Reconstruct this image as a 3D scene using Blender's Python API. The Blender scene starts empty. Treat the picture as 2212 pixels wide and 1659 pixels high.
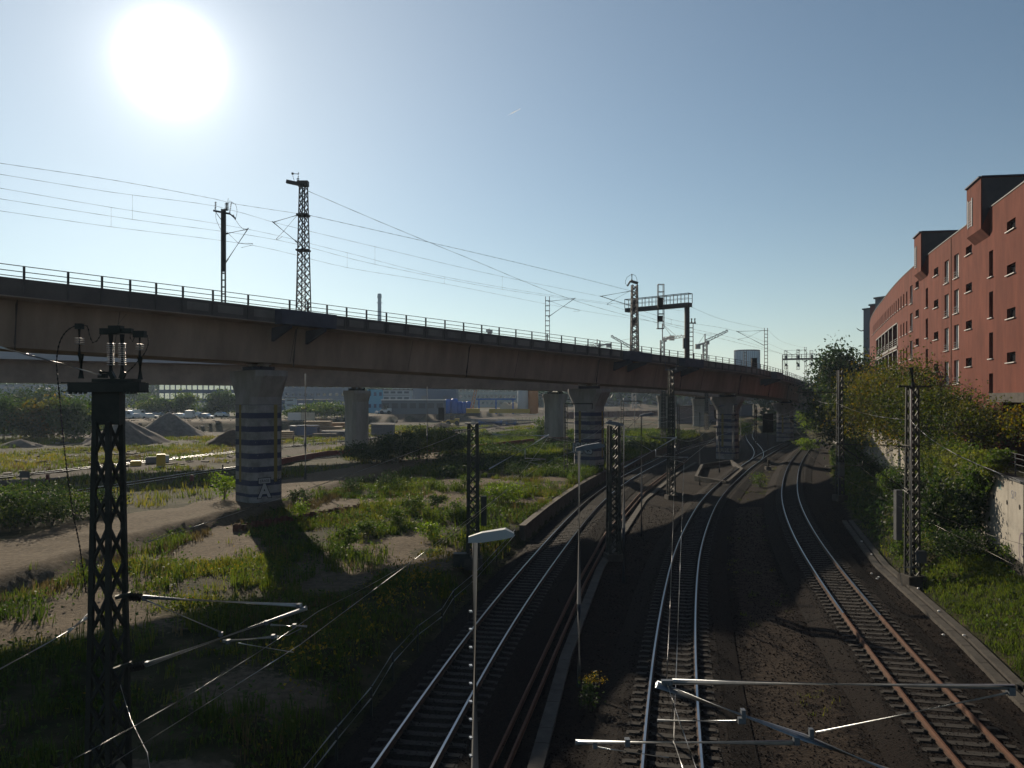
import bpy, bmesh, math, random
import numpy as np
from mathutils import Vector, Matrix
random.seed(7); RNG = np.random.default_rng(11)
sc = bpy.context.scene
COL = sc.collection
# ---------------------------------------------------------------- camera, sky, sun
CH = 9.45; FPX = 770.0; HOR = 397.0
cam = bpy.data.cameras.new('camera'); camo = bpy.data.objects.new('camera', cam); COL.objects.link(camo)
camo.location = (0, 0, CH); camo.rotation_euler = (math.radians(90), 0, 0)
cam.sensor_width = 36; cam.lens = FPX/1024*36; cam.shift_y = (HOR-384)/1024
cam.clip_start = 0.1; cam.clip_end = 20000
sc.camera = camo
SEL = math.radians(21.7); SAZ = math.radians(-23.9)       # elevation; azimuth from +Y towards +X
SDIR = Vector((math.sin(SAZ)*math.cos(SEL), math.cos(SAZ)*math.cos(SEL), math.sin(SEL)))
w = bpy.data.worlds.new('World'); sc.world = w; w.use_nodes = True
nt = w.node_tree; nt.nodes.clear()
def nd(t, k, **kw):
    n = t.nodes.new(k)
    for a, b in kw.items(): setattr(n, a, b)
    return n
out = nd(nt, 'ShaderNodeOutputWorld'); bg = nd(nt, 'ShaderNodeBackground'); add = nd(nt, 'ShaderNodeAddShader')
sky = nd(nt, 'ShaderNodeTexSky', sky_type='NISHITA'); sky.sun_disc = False
sky.sun_elevation = SEL; sky.sun_rotation = SAZ; sky.air_density = 1.0; sky.dust_density = .12; sky.ozone_density = 3.0; sky.altitude = 50
bg.inputs['Strength'].default_value = 0.061
tnt = nd(nt, 'ShaderNodeMix', data_type='RGBA', blend_type='MULTIPLY'); tnt.inputs['Factor'].default_value = 1.0; tnt.inputs['B'].default_value = (.95, 1.01, .93, 1)
nt.links.new(sky.outputs[0], tnt.inputs['A']); nt.links.new(tnt.outputs['Result'], bg.inputs['Color'])
tc = nd(nt, 'ShaderNodeTexCoord'); dot = nd(nt, 'ShaderNodeVectorMath', operation='DOT_PRODUCT')
nt.links.new(tc.outputs['Generated'], dot.inputs[0]); dot.inputs[1].default_value = SDIR
def mth(t, op, a, b=None, clamp=False):
    n = nd(t, 'ShaderNodeMath', operation=op); n.use_clamp = clamp
    for i, q in enumerate((a, b)):
        if q is None: continue
        if isinstance(q, (int, float)): n.inputs[i].default_value = q
        else: t.links.new(q, n.inputs[i])
    return n.outputs[0]
xx = mth(nt, 'SUBTRACT', 1.0, dot.outputs['Value'])
sx = nd(nt, 'ShaderNodeSeparateXYZ'); nt.links.new(tc.outputs['Generated'], sx.inputs[0])
def glow(terms):
    g_ = None
    for amp, wd in terms:
        e = mth(nt, 'MULTIPLY', mth(nt, 'EXPONENT', mth(nt, 'MULTIPLY', xx, -1.0/wd)), amp); g_ = e if g_ is None else mth(nt, 'ADD', g_, e)
    return g_
def addbg(sock, c):
    global add
    b_ = nd(nt, 'ShaderNodeBackground'); b_.inputs['Color'].default_value = (*c, 1); nt.links.new(sock, b_.inputs['Strength'])
    a_ = nd(nt, 'ShaderNodeAddShader'); nt.links.new(add.outputs[0], a_.inputs[0]); nt.links.new(b_.outputs[0], a_.inputs[1]); add = a_
add = bg
addbg(glow(((6.0, 0.00042), (0.36, 0.0026))), (1, .97, .94))                   # bloom and aureole round the sun
addbg(glow(((0.13, 0.045), (0.14, 0.2))), (1.0, .99, .95))                    # broad pale aureole of hazy air
hzn = mth(nt, 'EXPONENT', mth(nt, 'MULTIPLY', mth(nt, 'MAXIMUM', sx.outputs['Z'], 0.0), -7.0))
addbg(mth(nt, 'MULTIPLY', hzn, .17), (1.0, .85, .70))                         # hazy horizon
nt.links.new(add.outputs[0], out.inputs['Surface'])
sun = bpy.data.lights.new('sun', 'SUN'); suno = bpy.data.objects.new('sun', sun); COL.objects.link(suno)
sun.energy = 5.0; sun.angle = math.radians(0.5); sun.color = (1, .86, .66)
suno.rotation_euler = SDIR.to_track_quat('Z', 'Y').to_euler()
sc.view_settings.view_transform = 'Standard'; sc.view_settings.look = 'None'; sc.view_settings.exposure = 0.3; sc.view_settings.gamma = 1
sc.render.resolution_x = 1024; sc.render.resolution_y = 768
sc.render.engine = 'CYCLES'
# ---------------------------------------------------------------- geometry of the place, measured by pixel of a 1024x768 picture
def W(u, v, Y): return Vector(((u-512)/FPX*Y, Y, CH-(v-HOR)/FPX*Y))
def D(x, y, Y): return W(x*.46293, y*.46293, Y)           # same from a 2212 px wide view
def spline(pts):
    y = np.array([p[0] for p in pts], float); x = np.array([p[1] for p in pts], float); n = len(y); h = np.diff(y)
    A = np.eye(n); b = np.zeros(n)
    for i in range(1, n-1):
        A[i, i-1] = h[i-1]; A[i, i] = 2*(h[i-1]+h[i]); A[i, i+1] = h[i]
        b[i] = 6*((x[i+1]-x[i])/h[i]-(x[i]-x[i-1])/h[i-1])
    M = np.linalg.solve(A, b)
    def f(q):
        q = np.asarray(q, float); k = np.clip(np.searchsorted(y, q)-1, 0, n-2); a = y[k+1]-q; c = q-y[k]; hh = h[k]
        v = M[k]*a**3/(6*hh)+M[k+1]*c**3/(6*hh)+(x[k]/hh-M[k]*hh/6)*a+(x[k+1]/hh-M[k+1]*hh/6)*c
        s0 = (x[1]-x[0])/h[0]; s1 = (x[-1]-x[-2])/h[-1]
        v = np.where(q < y[0], x[0]+s0*(q-y[0]), v); v = np.where(q > y[-1], x[-1]+s1*(q-y[-1]), v)
        return v
    return f
T1 = spline([(2,-5.3),(19.7,-2.8),(32,-.75),(43.6,1.55),(54.6,3.9),(65.7,6.45),(87.7,12.6),(109,19.9),(139,31),(167,43.5),(250,83)])
T2 = spline([(2,.7),(19.7,4.1),(28.4,6.0),(37.5,8.2),(46.6,10.6),(59.2,14.4),(68.9,17.6),(87.7,24.8),(120,38.5),(171,63),(208,83),(270,120)])
T3 = spline([(2,9.7),(19.7,12.3),(31,14.65),(41,17.0),(48.8,19.0),(60,22.2),(72.8,26.3),(87.7,31.7),(107.6,39.5),(140,53.4),(188,75),(260,110)])
TB = spline([(96,28.2),(106,32.5),(116,36.7),(132,42.3),(160,50),(198,61),(242,76.8),(300,100)])
T4 = spline([(40,-49),(68.5,-37.2),(86.7,-33),(105,-25.4),(157,-10.8),(191,1.5),(260,27)])
T5 = spline([(60,-58),(90,-49),(126.6,-37.5),(180,-17),(236,1.8),(300,27)])
XW = lambda y: np.interp(y, [0,37.6,70,90,138,165,300], [11.3,24.3,35.7,42.3,59.9,71,125])     # retaining wall on the right
XS = lambda y: np.interp(y, [0,25.9,31.4,38.3,45.2,60,90,138,165], [10.5,16.7,18.2,19.8,21.4,26,36.6,56,68])
XP = lambda y: np.interp(y, [0,34.9,38.3,41.8,48.9,55.7,60,73.4,90,110,130,160], [-24,-23.2,-22.3,-22.1,-21.5,-19.8,-17.7,-16.2,-13,-7,0,12])
YT = lambda x: np.interp(x, [-400,-90,-64,-51,-5,60,200], [165,178,183,218,327,420,600])
def sm(a): a = np.clip(a, 0, 1); return a*a*(3-2*a)
def vnoise(x, y, s, seed=0):
    x = np.asarray(x)/s+seed*17.3; y = np.asarray(y)/s+seed*9.1
    def hsh(i, j): return np.modf(np.abs(np.sin(i*127.1+j*311.7)*43758.5453))[0]
    i = np.floor(x); j = np.floor(y); a = sm(x-i); b = sm(y-j)
    return (hsh(i,j)*(1-a)+hsh(i+1,j)*a)*(1-b)+(hsh(i,j+1)*(1-a)+hsh(i+1,j+1)*a)*b
def TZ(x, y):
    x = np.asarray(x, float); y = np.asarray(y, float)
    nz = (vnoise(x, y, 2.3)-.5)*.16+(vnoise(x, y, .8, 3)-.5)*.06
    xl = T1(y)-2.45
    left = np.where(y < 54, .35, .35+.25*sm((y-54)/4))
    stp = np.where(y < 52, sm((xl-x)/2.6), sm((xl-.25-x)/.3)*sm((y-50)/2)+sm((xl-x)/2.6)*(1-sm((y-50)/2)))
    z = -.5+(left+.5)*stp
    edge = XP(y)+(vnoise(x*0, y, 3, 5)-.5)*1.0
    z = z+(1.15-left)*sm((edge-x)/1.1)*np.where(y < 150, 1, 0)+np.where(y >= 150, .5, 0)*stp
    far = sm((y-YT(x))/7.0)*(x < 120)
    z = z*(1-far)+3.5*far
    z = z+nz*(x < xl)*(1-far)
    s = XS(y)
    z = z+np.where(x > s+.6, 1.5*sm((x-s-.6)/3.2)+nz*1.5*sm((x-s-.6)/1.5), 0)
    z = np.where(x > XW(y)+.5, 1.0+4.0*sm((x-XW(y)-.5)/.5), z)
    return z
def tz(x, y): return float(TZ(x, y))
def G(u, v, z=None):
    if z is not None:
        return W(u, v, (CH-z)*FPX/(v-HOR))
    z = 0
    for _ in range(12):
        Y = (CH-z)*FPX/(v-HOR); z = .5*z+.5*tz((u-512)/FPX*Y, Y)
    return W(u, v, (CH-z)*FPX/(v-HOR))
# ---------------------------------------------------------------- materials
def mat(name, c, rough=.8, metal=0, c2=None, sc_=1.0, bump=0, bsc=None, lo=.35, hi=.65, trans=0, spec=.3, tint=None, coat=0, detail=5, stretch=None):
    m = bpy.data.materials.new(name); m.use_nodes = True; t = m.node_tree; b = t.nodes['Principled BSDF']
    b.inputs['Roughness'].default_value = rough; b.inputs['Metallic'].default_value = metal
    b.inputs['Specular IOR Level'].default_value = spec; b.inputs['Coat Weight'].default_value = coat
    g = nd(t, 'ShaderNodeNewGeometry'); pos = g.outputs['Position']
    if stretch:
        mp = nd(t, 'ShaderNodeMapping'); mp.inputs['Scale'].default_value = stretch; t.links.new(pos, mp.inputs['Vector']); pos = mp.outputs[0]
    col = None
    if tint:
        at = nd(t, 'ShaderNodeAttribute', attribute_name='tint'); rp = nd(t, 'ShaderNodeValToRGB')
        el = rp.color_ramp.elements
        for i, (p, cc) in enumerate(tint):
            e = el[i] if i < 2 else el.new(p)
            e.position = p; e.color = (*cc, 1)
        t.links.new(at.outputs['Fac'], rp.inputs[0]); col = rp.outputs[0]
    elif c2:
        n = nd(t, 'ShaderNodeTexNoise'); n.inputs['Scale'].default_value = sc_; n.inputs['Detail'].default_value = detail; n.inputs['Roughness'].default_value = .62
        t.links.new(pos, n.inputs['Vector'])
        rp = nd(t, 'ShaderNodeValToRGB'); rp.color_ramp.elements[0].position = lo; rp.color_ramp.elements[1].position = hi
        rp.color_ramp.elements[0].color = (*c, 1); rp.color_ramp.elements[1].color = (*c2, 1)
        t.links.new(n.outputs['Fac'], rp.inputs[0]); col = rp.outputs[0]
    if col is not None: t.links.new(col, b.inputs['Base Color'])
    else: b.inputs['Base Color'].default_value = (*c, 1)
    if bump:
        n2 = nd(t, 'ShaderNodeTexNoise'); n2.inputs['Scale'].default_value = bsc or sc_*6; n2.inputs['Detail'].default_value = 6
        t.links.new(pos, n2.inputs['Vector']); bp = nd(t, 'ShaderNodeBump'); bp.inputs['Strength'].default_value = bump; bp.inputs['Distance'].default_value = .05
        t.links.new(n2.outputs['Fac'], bp.inputs['Height']); t.links.new(bp.outputs[0], b.inputs['Normal'])
    if trans:
        tr = nd(t, 'ShaderNodeBsdfTranslucent'); mx = nd(t, 'ShaderNodeMixShader'); mx.inputs[0].default_value = trans
        if col is not None:
            hs = nd(t, 'ShaderNodeHueSaturation'); hs.inputs['Value'].default_value = 1.5; hs.inputs['Saturation'].default_value = 1.1
            t.links.new(col, hs.inputs['Color']); t.links.new(hs.outputs[0], tr.inputs['Color'])
        else: tr.inputs['Color'].default_value = (*[min(1, q*1.5) for q in c], 1)
        t.links.new(b.outputs[0], mx.inputs[1]); t.links.new(tr.outputs[0], mx.inputs[2])
        t.links.new(mx.outputs[0], t.nodes['Material Output'].inputs['Surface'])
    m['col'] = True
    return m
M = {}
M['conc'] = mat('girder_concrete', (.18,.132,.105), .92, c2=(.31,.235,.19), sc_=.5, bump=.25, bsc=8, lo=.3, hi=.75, spec=.08, stretch=(1,1,.22))
M['conc2'] = mat('rear_girder_concrete', (.19,.14,.115), .9, c2=(.28,.21,.17), sc_=.35, bump=.2, bsc=6, spec=.15)
M['pconc'] = mat('pier_concrete', (.20,.185,.165), .9, c2=(.33,.31,.28), sc_=.5, bump=.3, bsc=5, spec=.15, stretch=(1,1,.25))
M['pale'] = mat('pale_parapet', (.50,.48,.50), .7, c2=(.42,.40,.42), sc_=.3)
M['fascia'] = mat('fascia_dark', (.055,.045,.045), .85, c2=(.085,.07,.066), sc_=.6, spec=.15)
M['panel'] = mat('fascia_panel', (.10,.085,.08), .8, c2=(.14,.12,.11), sc_=.8, spec=.15)
M['navy'] = mat('navy_steel', (.028,.03,.05), .7, c2=(.04,.043,.068), sc_=1.5, spec=.2)
M['steel'] = mat('painted_mast_steel', (.012,.014,.012), .6, c2=(.024,.026,.022), sc_=3, spec=.3)
M['steelr'] = mat('dark_gantry_steel', (.035,.028,.028), .6, c2=(.055,.045,.045), sc_=2, spec=.3)
M['galv'] = mat('galvanised_steel', (.30,.32,.35), .38, .75, c2=(.40,.42,.45), sc_=9, spec=.5)
M['galvd'] = mat('dull_galvanised_steel', (.08,.09,.11), .6, .3, c2=(.12,.135,.155), sc_=6)
M['wire'] = mat('wire_metal', (.10,.09,.08), .45, .6)
M['wireb'] = mat('bright_cable', (.35,.35,.36), .4, .7)
M['rail'] = mat('polished_rail_head', (.36,.37,.39), .3, 1.0)
M['rweb'] = mat('rusty_rail_web', (.09,.045,.025), .85, c2=(.14,.07,.04), sc_=8)
M['rrust'] = mat('rusted_rail', (.13,.045,.018), .75, c2=(.20,.075,.032), sc_=5, bump=.3)
M['sleep'] = mat('concrete_sleeper', (.028,.023,.02), .9, c2=(.06,.05,.042), sc_=7, bump=.2)
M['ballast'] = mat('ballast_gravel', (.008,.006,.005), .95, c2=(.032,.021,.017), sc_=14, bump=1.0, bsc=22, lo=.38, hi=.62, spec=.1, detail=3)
M['stone'] = mat('ballast_stone', (.05,.035,.03), .95, tint=[(0,(.006,.004,.004)),(.75,(.024,.016,.013)),(1,(.08,.06,.05))], spec=.15)
M['trough'] = mat('trough_concrete', (.065,.056,.047), .9, c2=(.12,.105,.088), sc_=2, bump=.3)
M['red'] = mat('red_render', (.115,.035,.024), .92, c2=(.17,.053,.036), sc_=.8, bump=.12, bsc=30, spec=.12, stretch=(1,1,.3))
M['glass'] = mat('window_glass', (.62,.68,.72), .05, .85, spec=.8)
M['glassd'] = mat('dark_window_glass', (.02,.022,.025), .1, 0, spec=.8)
M['white'] = mat('white_paint', (.62,.60,.58), .5)
M['dark'] = mat('dark_void', (.012,.011,.011), .8, spec=.1)
M['greyp'] = mat('grey_paint', (.06,.065,.07), .6)
M['wallp'] = mat('pale_wall_panel', (.30,.275,.24), .85, c2=(.40,.37,.32), sc_=.9, bump=.15, bsc=14, spec=.15)
M['bark'] = mat('bark', (.05,.04,.03), .95, c2=(.09,.07,.055), sc_=8, bump=.5)
M['porc'] = mat('white_porcelain', (.26,.26,.28), .45, spec=.6)
M['cable'] = mat('black_cable', (.012,.012,.013), .6)
M['rust'] = mat('rusty_sheet_pile', (.09,.04,.025), .85, c2=(.16,.065,.04), sc_=3)
M['sand'] = mat('heap_sand', (.14,.115,.095), .95, c2=(.22,.185,.155), sc_=1.2, bump=.5, bsc=3, spec=.1)
M['soil'] = mat('heap_soil', (.05,.035,.028), .95, c2=(.09,.065,.05), sc_=1.5, bump=.6, bsc=4, spec=.1)
M['wood'] = mat('stacked_timber', (.30,.19,.10), .8, c2=(.42,.28,.16), sc_=2)
def simple(n, c, r=.6, me=0): 
    k = n
    if k not in M: M[k] = mat(n, c, r, me)
    return M[k]
G_ = lambda *a: a
M['leaf_y'] = mat('yellow_and_backlit_leaf', (.1,.1,.02), .7, trans=.5, tint=[(0,(.022,.042,.01)),(.55,(.085,.09,.013)),(1,(.21,.125,.02))])  # yellow of the street trees; also paints backlight into far left trees
M['leaf_g'] = mat('green_leaf', (.1,.1,.02), .65, trans=.5, tint=[(0,(.02,.042,.010)),(.6,(.06,.10,.018)),(1,(.15,.16,.03))])
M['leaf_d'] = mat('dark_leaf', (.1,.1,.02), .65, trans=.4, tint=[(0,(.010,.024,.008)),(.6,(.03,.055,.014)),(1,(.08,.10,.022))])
M['leaf_b'] = mat('bright_leaf', (.1,.1,.02), .6, trans=.5, tint=[(0,(.05,.09,.012)),(.6,(.11,.17,.02)),(1,(.2,.22,.04))])
M['grass'] = mat('green_grass', (.1,.1,.02), .75, trans=.55, tint=[(0,(.025,.045,.010)),(.5,(.08,.11,.018)),(1,(.20,.17,.035))])
M['dry'] = mat('dry_grass', (.1,.1,.02), .8, trans=.4, tint=[(0,(.06,.05,.022)),(.6,(.14,.105,.045)),(1,(.24,.18,.08))])
M['flower'] = mat('yellow_blossom', (.1,.1,.02), .7, trans=.4, tint=[(0,(.10,.10,.015)),(.6,(.30,.20,.02)),(1,(.5,.36,.04))])
# ---------------------------------------------------------------- mesh helpers
def tag(o, label=None, cat=None, group=None, kind=None):
    if label: o['label'] = label
    if cat: o['category'] = cat
    if group: o['group'] = group
    if kind: o['kind'] = kind
    return o
def empty(name, loc, label=None, cat=None, group=None):
    o = bpy.data.objects.new(name, None); COL.objects.link(o); o.location = loc; o.empty_display_size = .3
    return tag(o, label, cat, group)
BASE = {}
def org(p):
    v = Vector((0, 0, 0))
    while p is not None: v += p.location; p = p.parent
    return v
def link_mesh(name, me, m, parent=None, base=None):
    o = bpy.data.objects.new(name, me); COL.objects.link(o)
    ms = m if isinstance(m, (list, tuple)) else [m]
    for q in ms: me.materials.append(M[q] if isinstance(q, str) else q)
    if parent is not None:
        o.parent = parent; off = org(parent)
        me.transform(Matrix.Translation(-off))
    else:
        if base is None:
            co = np.empty(len(me.vertices)*3, 'f'); me.vertices.foreach_get('co', co); co = co.reshape(-1, 3)
            base = Vector((*(co[:, :2].min(0)+co[:, :2].max(0))/2, co[:, 2].min()))
        base = Vector(base); me.transform(Matrix.Translation(-base)); o.location = base
    return o
SMOOTH = {'overhead_wire','messenger_wire','contact_wire','steady_arm','pole','cable','jumper_cable','bars','wire_insulator','storage_tank','conduit','trunk'}
class MB:
    def __init__(s): s.v = []; s.f = []; s.m = []; s.mi = 0
    def add(s, vs, fs):
        n = len(s.v); s.v += [tuple(p) for p in vs]; s.f += [tuple(i+n for i in f) for f in fs]; s.m += [s.mi]*len(fs); return s
    def box(s, c, d, rz=0, rx=0, ry=0):
        hx, hy, hz = d[0]/2, d[1]/2, d[2]/2
        R = Matrix.Rotation(rz, 3, 'Z') @ Matrix.Rotation(ry, 3, 'Y') @ Matrix.Rotation(rx, 3, 'X'); c = Vector(c)
        vs = [c+R @ Vector((x*hx, y*hy, z*hz)) for z in (-1, 1) for x, y in ((-1,-1),(1,-1),(1,1),(-1,1))]
        return s.add(vs, [(3,2,1,0),(4,5,6,7),(0,1,5,4),(1,2,6,5),(2,3,7,6),(3,0,4,7)])
    def bar(s, a, b, wd, ht=None, up=(0,0,1)):
        a = Vector(a); b = Vector(b); ht = ht or wd; d = (b-a)
        if d.length < 1e-6: return s
        d.normalize(); up = Vector(up)
        if abs(d.dot(up)) > .98: up = Vector((0, 1, 0))
        x = d.cross(up).normalized(); y = x.cross(d)
        vs = [p+x*(i*wd/2)+y*(j*ht/2) for p in (a, b) for i, j in ((-1,-1),(1,-1),(1,1),(-1,1))]
        return s.add(vs, [(3,2,1,0),(4,5,6,7),(0,1,5,4),(1,2,6,5),(2,3,7,6),(3,0,4,7)])
    def tube(s, pts, r, n=6, r2=None):
        pts = [Vector(p) for p in pts]; k = len(pts); rs = r if isinstance(r, (list, tuple)) else [r+(((r2 if r2 is not None else r)-r)*i/(k-1)) for i in range(k)]
        vs = []; ref = Vector((0, 0, 1))
        for i, p in enumerate(pts):
            d = (pts[min(i+1, k-1)]-pts[max(i-1, 0)]).normalized()
            if abs(d.dot(ref)) > .95: ref = Vector((1, 0, 0)) if abs(d.x) < .9 else Vector((0, 1, 0))
            x = d.cross(ref).normalized(); y = d.cross(x); 
            vs += [p+(x*math.cos(2*math.pi*j/n)+y*math.sin(2*math.pi*j/n))*rs[i] for j in range(n)]
            ref = y if abs(y.dot(d)) < .5 else ref
        fs = [(i*n+j, i*n+(j+1) % n, (i+1)*n+(j+1) % n, (i+1)*n+j) for i in range(k-1) for j in range(n)]
        fs += [tuple(range(n-1, -1, -1)), tuple((k-1)*n+j for j in range(n))]
        return s.add(vs, fs)
    def lathe(s, c, prof, n=12):
        c = Vector(c); vs = []
        for r, z in prof: vs += [c+Vector((r*math.cos(2*math.pi*j/n), r*math.sin(2*math.pi*j/n), z)) for j in range(n)]
        k = len(prof)
        return s.add(vs, [(i*n+j, i*n+(j+1) % n, (i+1)*n+(j+1) % n, (i+1)*n+j) for i in range(k-1) for j in range(n)]+[tuple(range(n-1,-1,-1)), tuple((k-1)*n+j for j in range(n))])
    def prism(s, poly, z0, z1):
        n = len(poly)
        a = sum(poly[i][0]*poly[(i+1) % n][1]-poly[(i+1) % n][0]*poly[i][1] for i in range(n))
        if a < 0: poly = poly[::-1]
        vs = [(x, y, z0) for x, y in poly]+[(x, y, z1) for x, y in poly]
        return s.add(vs, [tuple(range(n-1,-1,-1)), tuple(range(n, 2*n))]+[(i, (i+1) % n, n+(i+1) % n, n+i) for i in range(n)])
    def sweep(s, pts, prof, closed=True, zs=None):
        """prof: (offset to the right of travel, z)"""
        k = len(prof); n = len(pts); vs = []
        for i, p in enumerate(pts):
            d = Vector(pts[min(i+1, n-1)][:2])-Vector(pts[max(i-1, 0)][:2]); d.normalize(); nx, ny = d.y, -d.x
            for o, z in prof: vs.append((p[0]+nx*o, p[1]+ny*o, p[2]+z))
        kk = k if closed else k-1
        fs = [(i*k+j, i*k+(j+1) % k, (i+1)*k+(j+1) % k, (i+1)*k+j) for i in range(n-1) for j in range(kk)]
        if closed: fs += [tuple(range(k-1,-1,-1)), tuple((n-1)*k+j for j in range(k))]
        return s.add(vs, fs)
    def build(s, name, m, parent=None, base=None, smooth=False):
        me = bpy.data.meshes.new(name); me.from_pydata(s.v, [], s.f); 
        o = link_mesh(name, me, m, parent, base)
        if isinstance(m, (list, tuple)): me.polygons.foreach_set('material_index', s.m)
        if smooth or name in SMOOTH: me.polygons.foreach_set('use_smooth', [True]*len(me.polygons))
        me.update(); return o
def quads(name, V, tint, m, parent=None, base=None):
    V = np.ascontiguousarray(V, 'f'); N, K = V.shape[:2]
    me = bpy.data.meshes.new(name); me.vertices.add(N*K); me.vertices.foreach_set('co', V.ravel())
    me.loops.add(N*K); me.loops.foreach_set('vertex_index', np.arange(N*K, dtype='i'))
    me.polygons.add(N); me.polygons.foreach_set('loop_start', np.arange(0, N*K, K, dtype='i'))
    a = me.attributes.new('tint', 'FLOAT', 'POINT'); a.data.foreach_set('value', np.repeat(np.clip(tint, 0, 1), K).astype('f'))
    me.update(calc_edges=True)
    return link_mesh(name, me, m, parent, base)
def leafquads(C, size, upb=.3, asp=.55):
    C = np.asarray(C); N = len(C); size = np.broadcast_to(size, (N,))[:, None]
    a = RNG.normal(size=(N, 3)); a[:, 2] -= .25; a /= np.linalg.norm(a, axis=1)[:, None]
    b = RNG.normal(size=(N, 3)); b[:, 2] *= (1-upb); b -= a*(a*b).sum(1)[:, None]; b /= np.linalg.norm(b, axis=1)[:, None]
    s = size*(.6+.8*RNG.random((N, 1)))
    return np.stack([C-a*s*.5, C+b*s*asp*.5-a*s*.08, C+a*s*.5, C-b*s*asp*.5-a*s*.08], 1)
def blades(P, h, wd, lean=.35):
    N = len(P); h = np.broadcast_to(h, (N,)); t = RNG.random(N)*2*np.pi; l = lean*h*(RNG.random(N)+.15)
    d = np.stack([np.cos(t), np.sin(t), 0*t], 1); q = RNG.random(N)*np.pi
    s = np.stack([np.cos(q), np.sin(q), 0*q], 1)*(np.broadcast_to(wd, (N,))/2)[:, None]
    up = np.zeros((N, 3)); up[:, 2] = 1
    m1 = P+up*(h*.55)[:, None]+d*(l*.35)[:, None]; tp = P+up*(h*(.9+.2*RNG.random(N)))[:, None]+d*l[:, None]
    q1 = np.stack([P-s, P+s, m1+s*.8, m1-s*.8], 1); q2 = np.stack([m1-s*.8, m1+s*.8, tp+s*.12, tp-s*.12], 1)
    return np.concatenate([q1, q2]), 2
simple('paint_black', (.015,.015,.017), .7); simple('paint_silver', (.26,.27,.29), .5); simple('paint_white', (.33,.32,.32), .7); M['dwall'] = mat('dark_wall_concrete', (.045,.035,.028), .9, c2=(.085,.07,.056), sc_=1.5, bump=.3); simple('paint_blue', (.05,.09,.22), .7); simple('paint_teal', (.10,.28,.30), .7); simple('paint_yellow', (.45,.36,.06), .7); simple('paint_violet', (.12,.07,.16), .7)
# ---------------------------------------------------------------- ground
def graded(segs):
    o = []
    for a, b, st in segs: o += list(np.arange(a, b, st))
    return np.array(o+[segs[-1][1]], float)
gx = graded([(-3500,-600,400),(-600,-200,50),(-200,-80,6),(-80,-45,1.6),(-45,45,.55),(45,80,1.2),(80,200,8),(200,600,50),(600,3500,400)])
gy = graded([(-400,-20,60),(-20,8,4),(8,75,.55),(75,150,1.0),(150,240,3),(240,460,10),(460,1000,60),(1000,6000,600)])
X_, Y_ = np.meshgrid(gx, gy); Z_ = TZ(X_, Y_)
nx_, ny_ = len(gx), len(gy)
V = np.stack([X_.ravel(), Y_.ravel(), Z_.ravel()], 1)
ii = np.arange(nx_*ny_).reshape(ny_, nx_)
Fq = np.stack([ii[:-1,:-1], ii[:-1,1:], ii[1:,1:], ii[1:,:-1]], -1).reshape(-1, 4)
me = bpy.data.meshes.new('ground'); me.vertices.add(len(V)); me.vertices.foreach_set('co', V.astype('f').ravel())
me.loops.add(Fq.size); me.loops.foreach_set('vertex_index', Fq.astype('i').ravel()); me.polygons.add(len(Fq)); me.polygons.foreach_set('loop_start', np.arange(0, Fq.size, 4, dtype='i')); me.update(calc_edges=True)
me.polygons.foreach_set('use_smooth', [True]*len(Fq))
def zones(x, y):
    """0 grass/weed soil, 1 ballast, 2 pale sand, 3 brown dirt"""
    xl = T1(y)-2.3; big = vnoise(x, y, 9, 1); mid = vnoise(x, y, 3.5, 2)
    ball = ((x > xl) & (x < XS(y)+.7) & (y < 240)).astype(float)
    pathd = XP(y)-x
    path = ((pathd > .2) & (pathd < 6.3+mid*2) & (y < 175)).astype(float)
    sand = ((pathd <= .2) & (x < xl-1.5))*sm((big*.55+mid*.45-.47)*6)
    patch = np.exp(-((x+9)/4.5)**2-((y-43)/8)**2)+np.exp(-((x+4)/4)**2-((y-70)/12)**2)
    sand = np.maximum(sand, ((pathd <= .2) & (x < xl-1.5))*sm((patch+mid*.5-.55)*3))
    far = y > YT(x)-25
    road = ((np.abs(x-(T4(y)-11-mid*2)) < 3.2) & (y > 60) & (y < 260)).astype(float)
    strip = np.exp(-((x-(T2(y)+(T3(y)-T2(y))*.5))/1.3)**2)*(y < 70)*ball
    dirt = np.maximum(road, (far & (y < YT(x)+1))*.9*(mid > .18))
    ter = (y > YT(x)+5)*(y < YT(x)+30)*1.0
    sand = np.maximum(np.maximum(sand, path), ter)
    return ball, sand, np.maximum(dirt, strip)
b_, s_, d_ = zones(X_.ravel(), Y_.ravel())
ca = me.color_attributes.new('zone', 'FLOAT_COLOR', 'POINT')
ca.data.foreach_set('color', np.stack([b_, s_, d_, b_*0+1], 1).astype('f').ravel())
m = mat('ground_mix', (.05,.05,.02), .95, spec=.08); t = m.node_tree; b = t.nodes['Principled BSDF']
at = nd(t, 'ShaderNodeAttribute', attribute_name='zone'); sp = nd(t, 'ShaderNodeSeparateColor'); t.links.new(at.outputs['Color'], sp.inputs[0])
g = nd(t, 'ShaderNodeNewGeometry')
def nz(s, det=6, ro=.65):
    n = nd(t, 'ShaderNodeTexNoise'); n.inputs['Scale'].default_value = s; n.inputs['Detail'].default_value = det; n.inputs['Roughness'].default_value = ro
    t.links.new(g.outputs['Position'], n.inputs['Vector']); return n.outputs['Fac']
def ramp(f, stops):
    r = nd(t, 'ShaderNodeValToRGB'); el = r.color_ramp.elements
    for i, (p, c) in enumerate(stops):
        e = el[i] if i < 2 else el.new(p); e.position = p; e.color = (*c, 1)
    t.links.new(f, r.inputs[0]); return r.outputs[0]
def mixc(f, a, b2):
    n = nd(t, 'ShaderNodeMix', data_type='RGBA'); t.links.new(f, n.inputs['Factor']); t.links.new(a, n.inputs['A']); t.links.new(b2, n.inputs['B']); return n.outputs['Result']
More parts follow.
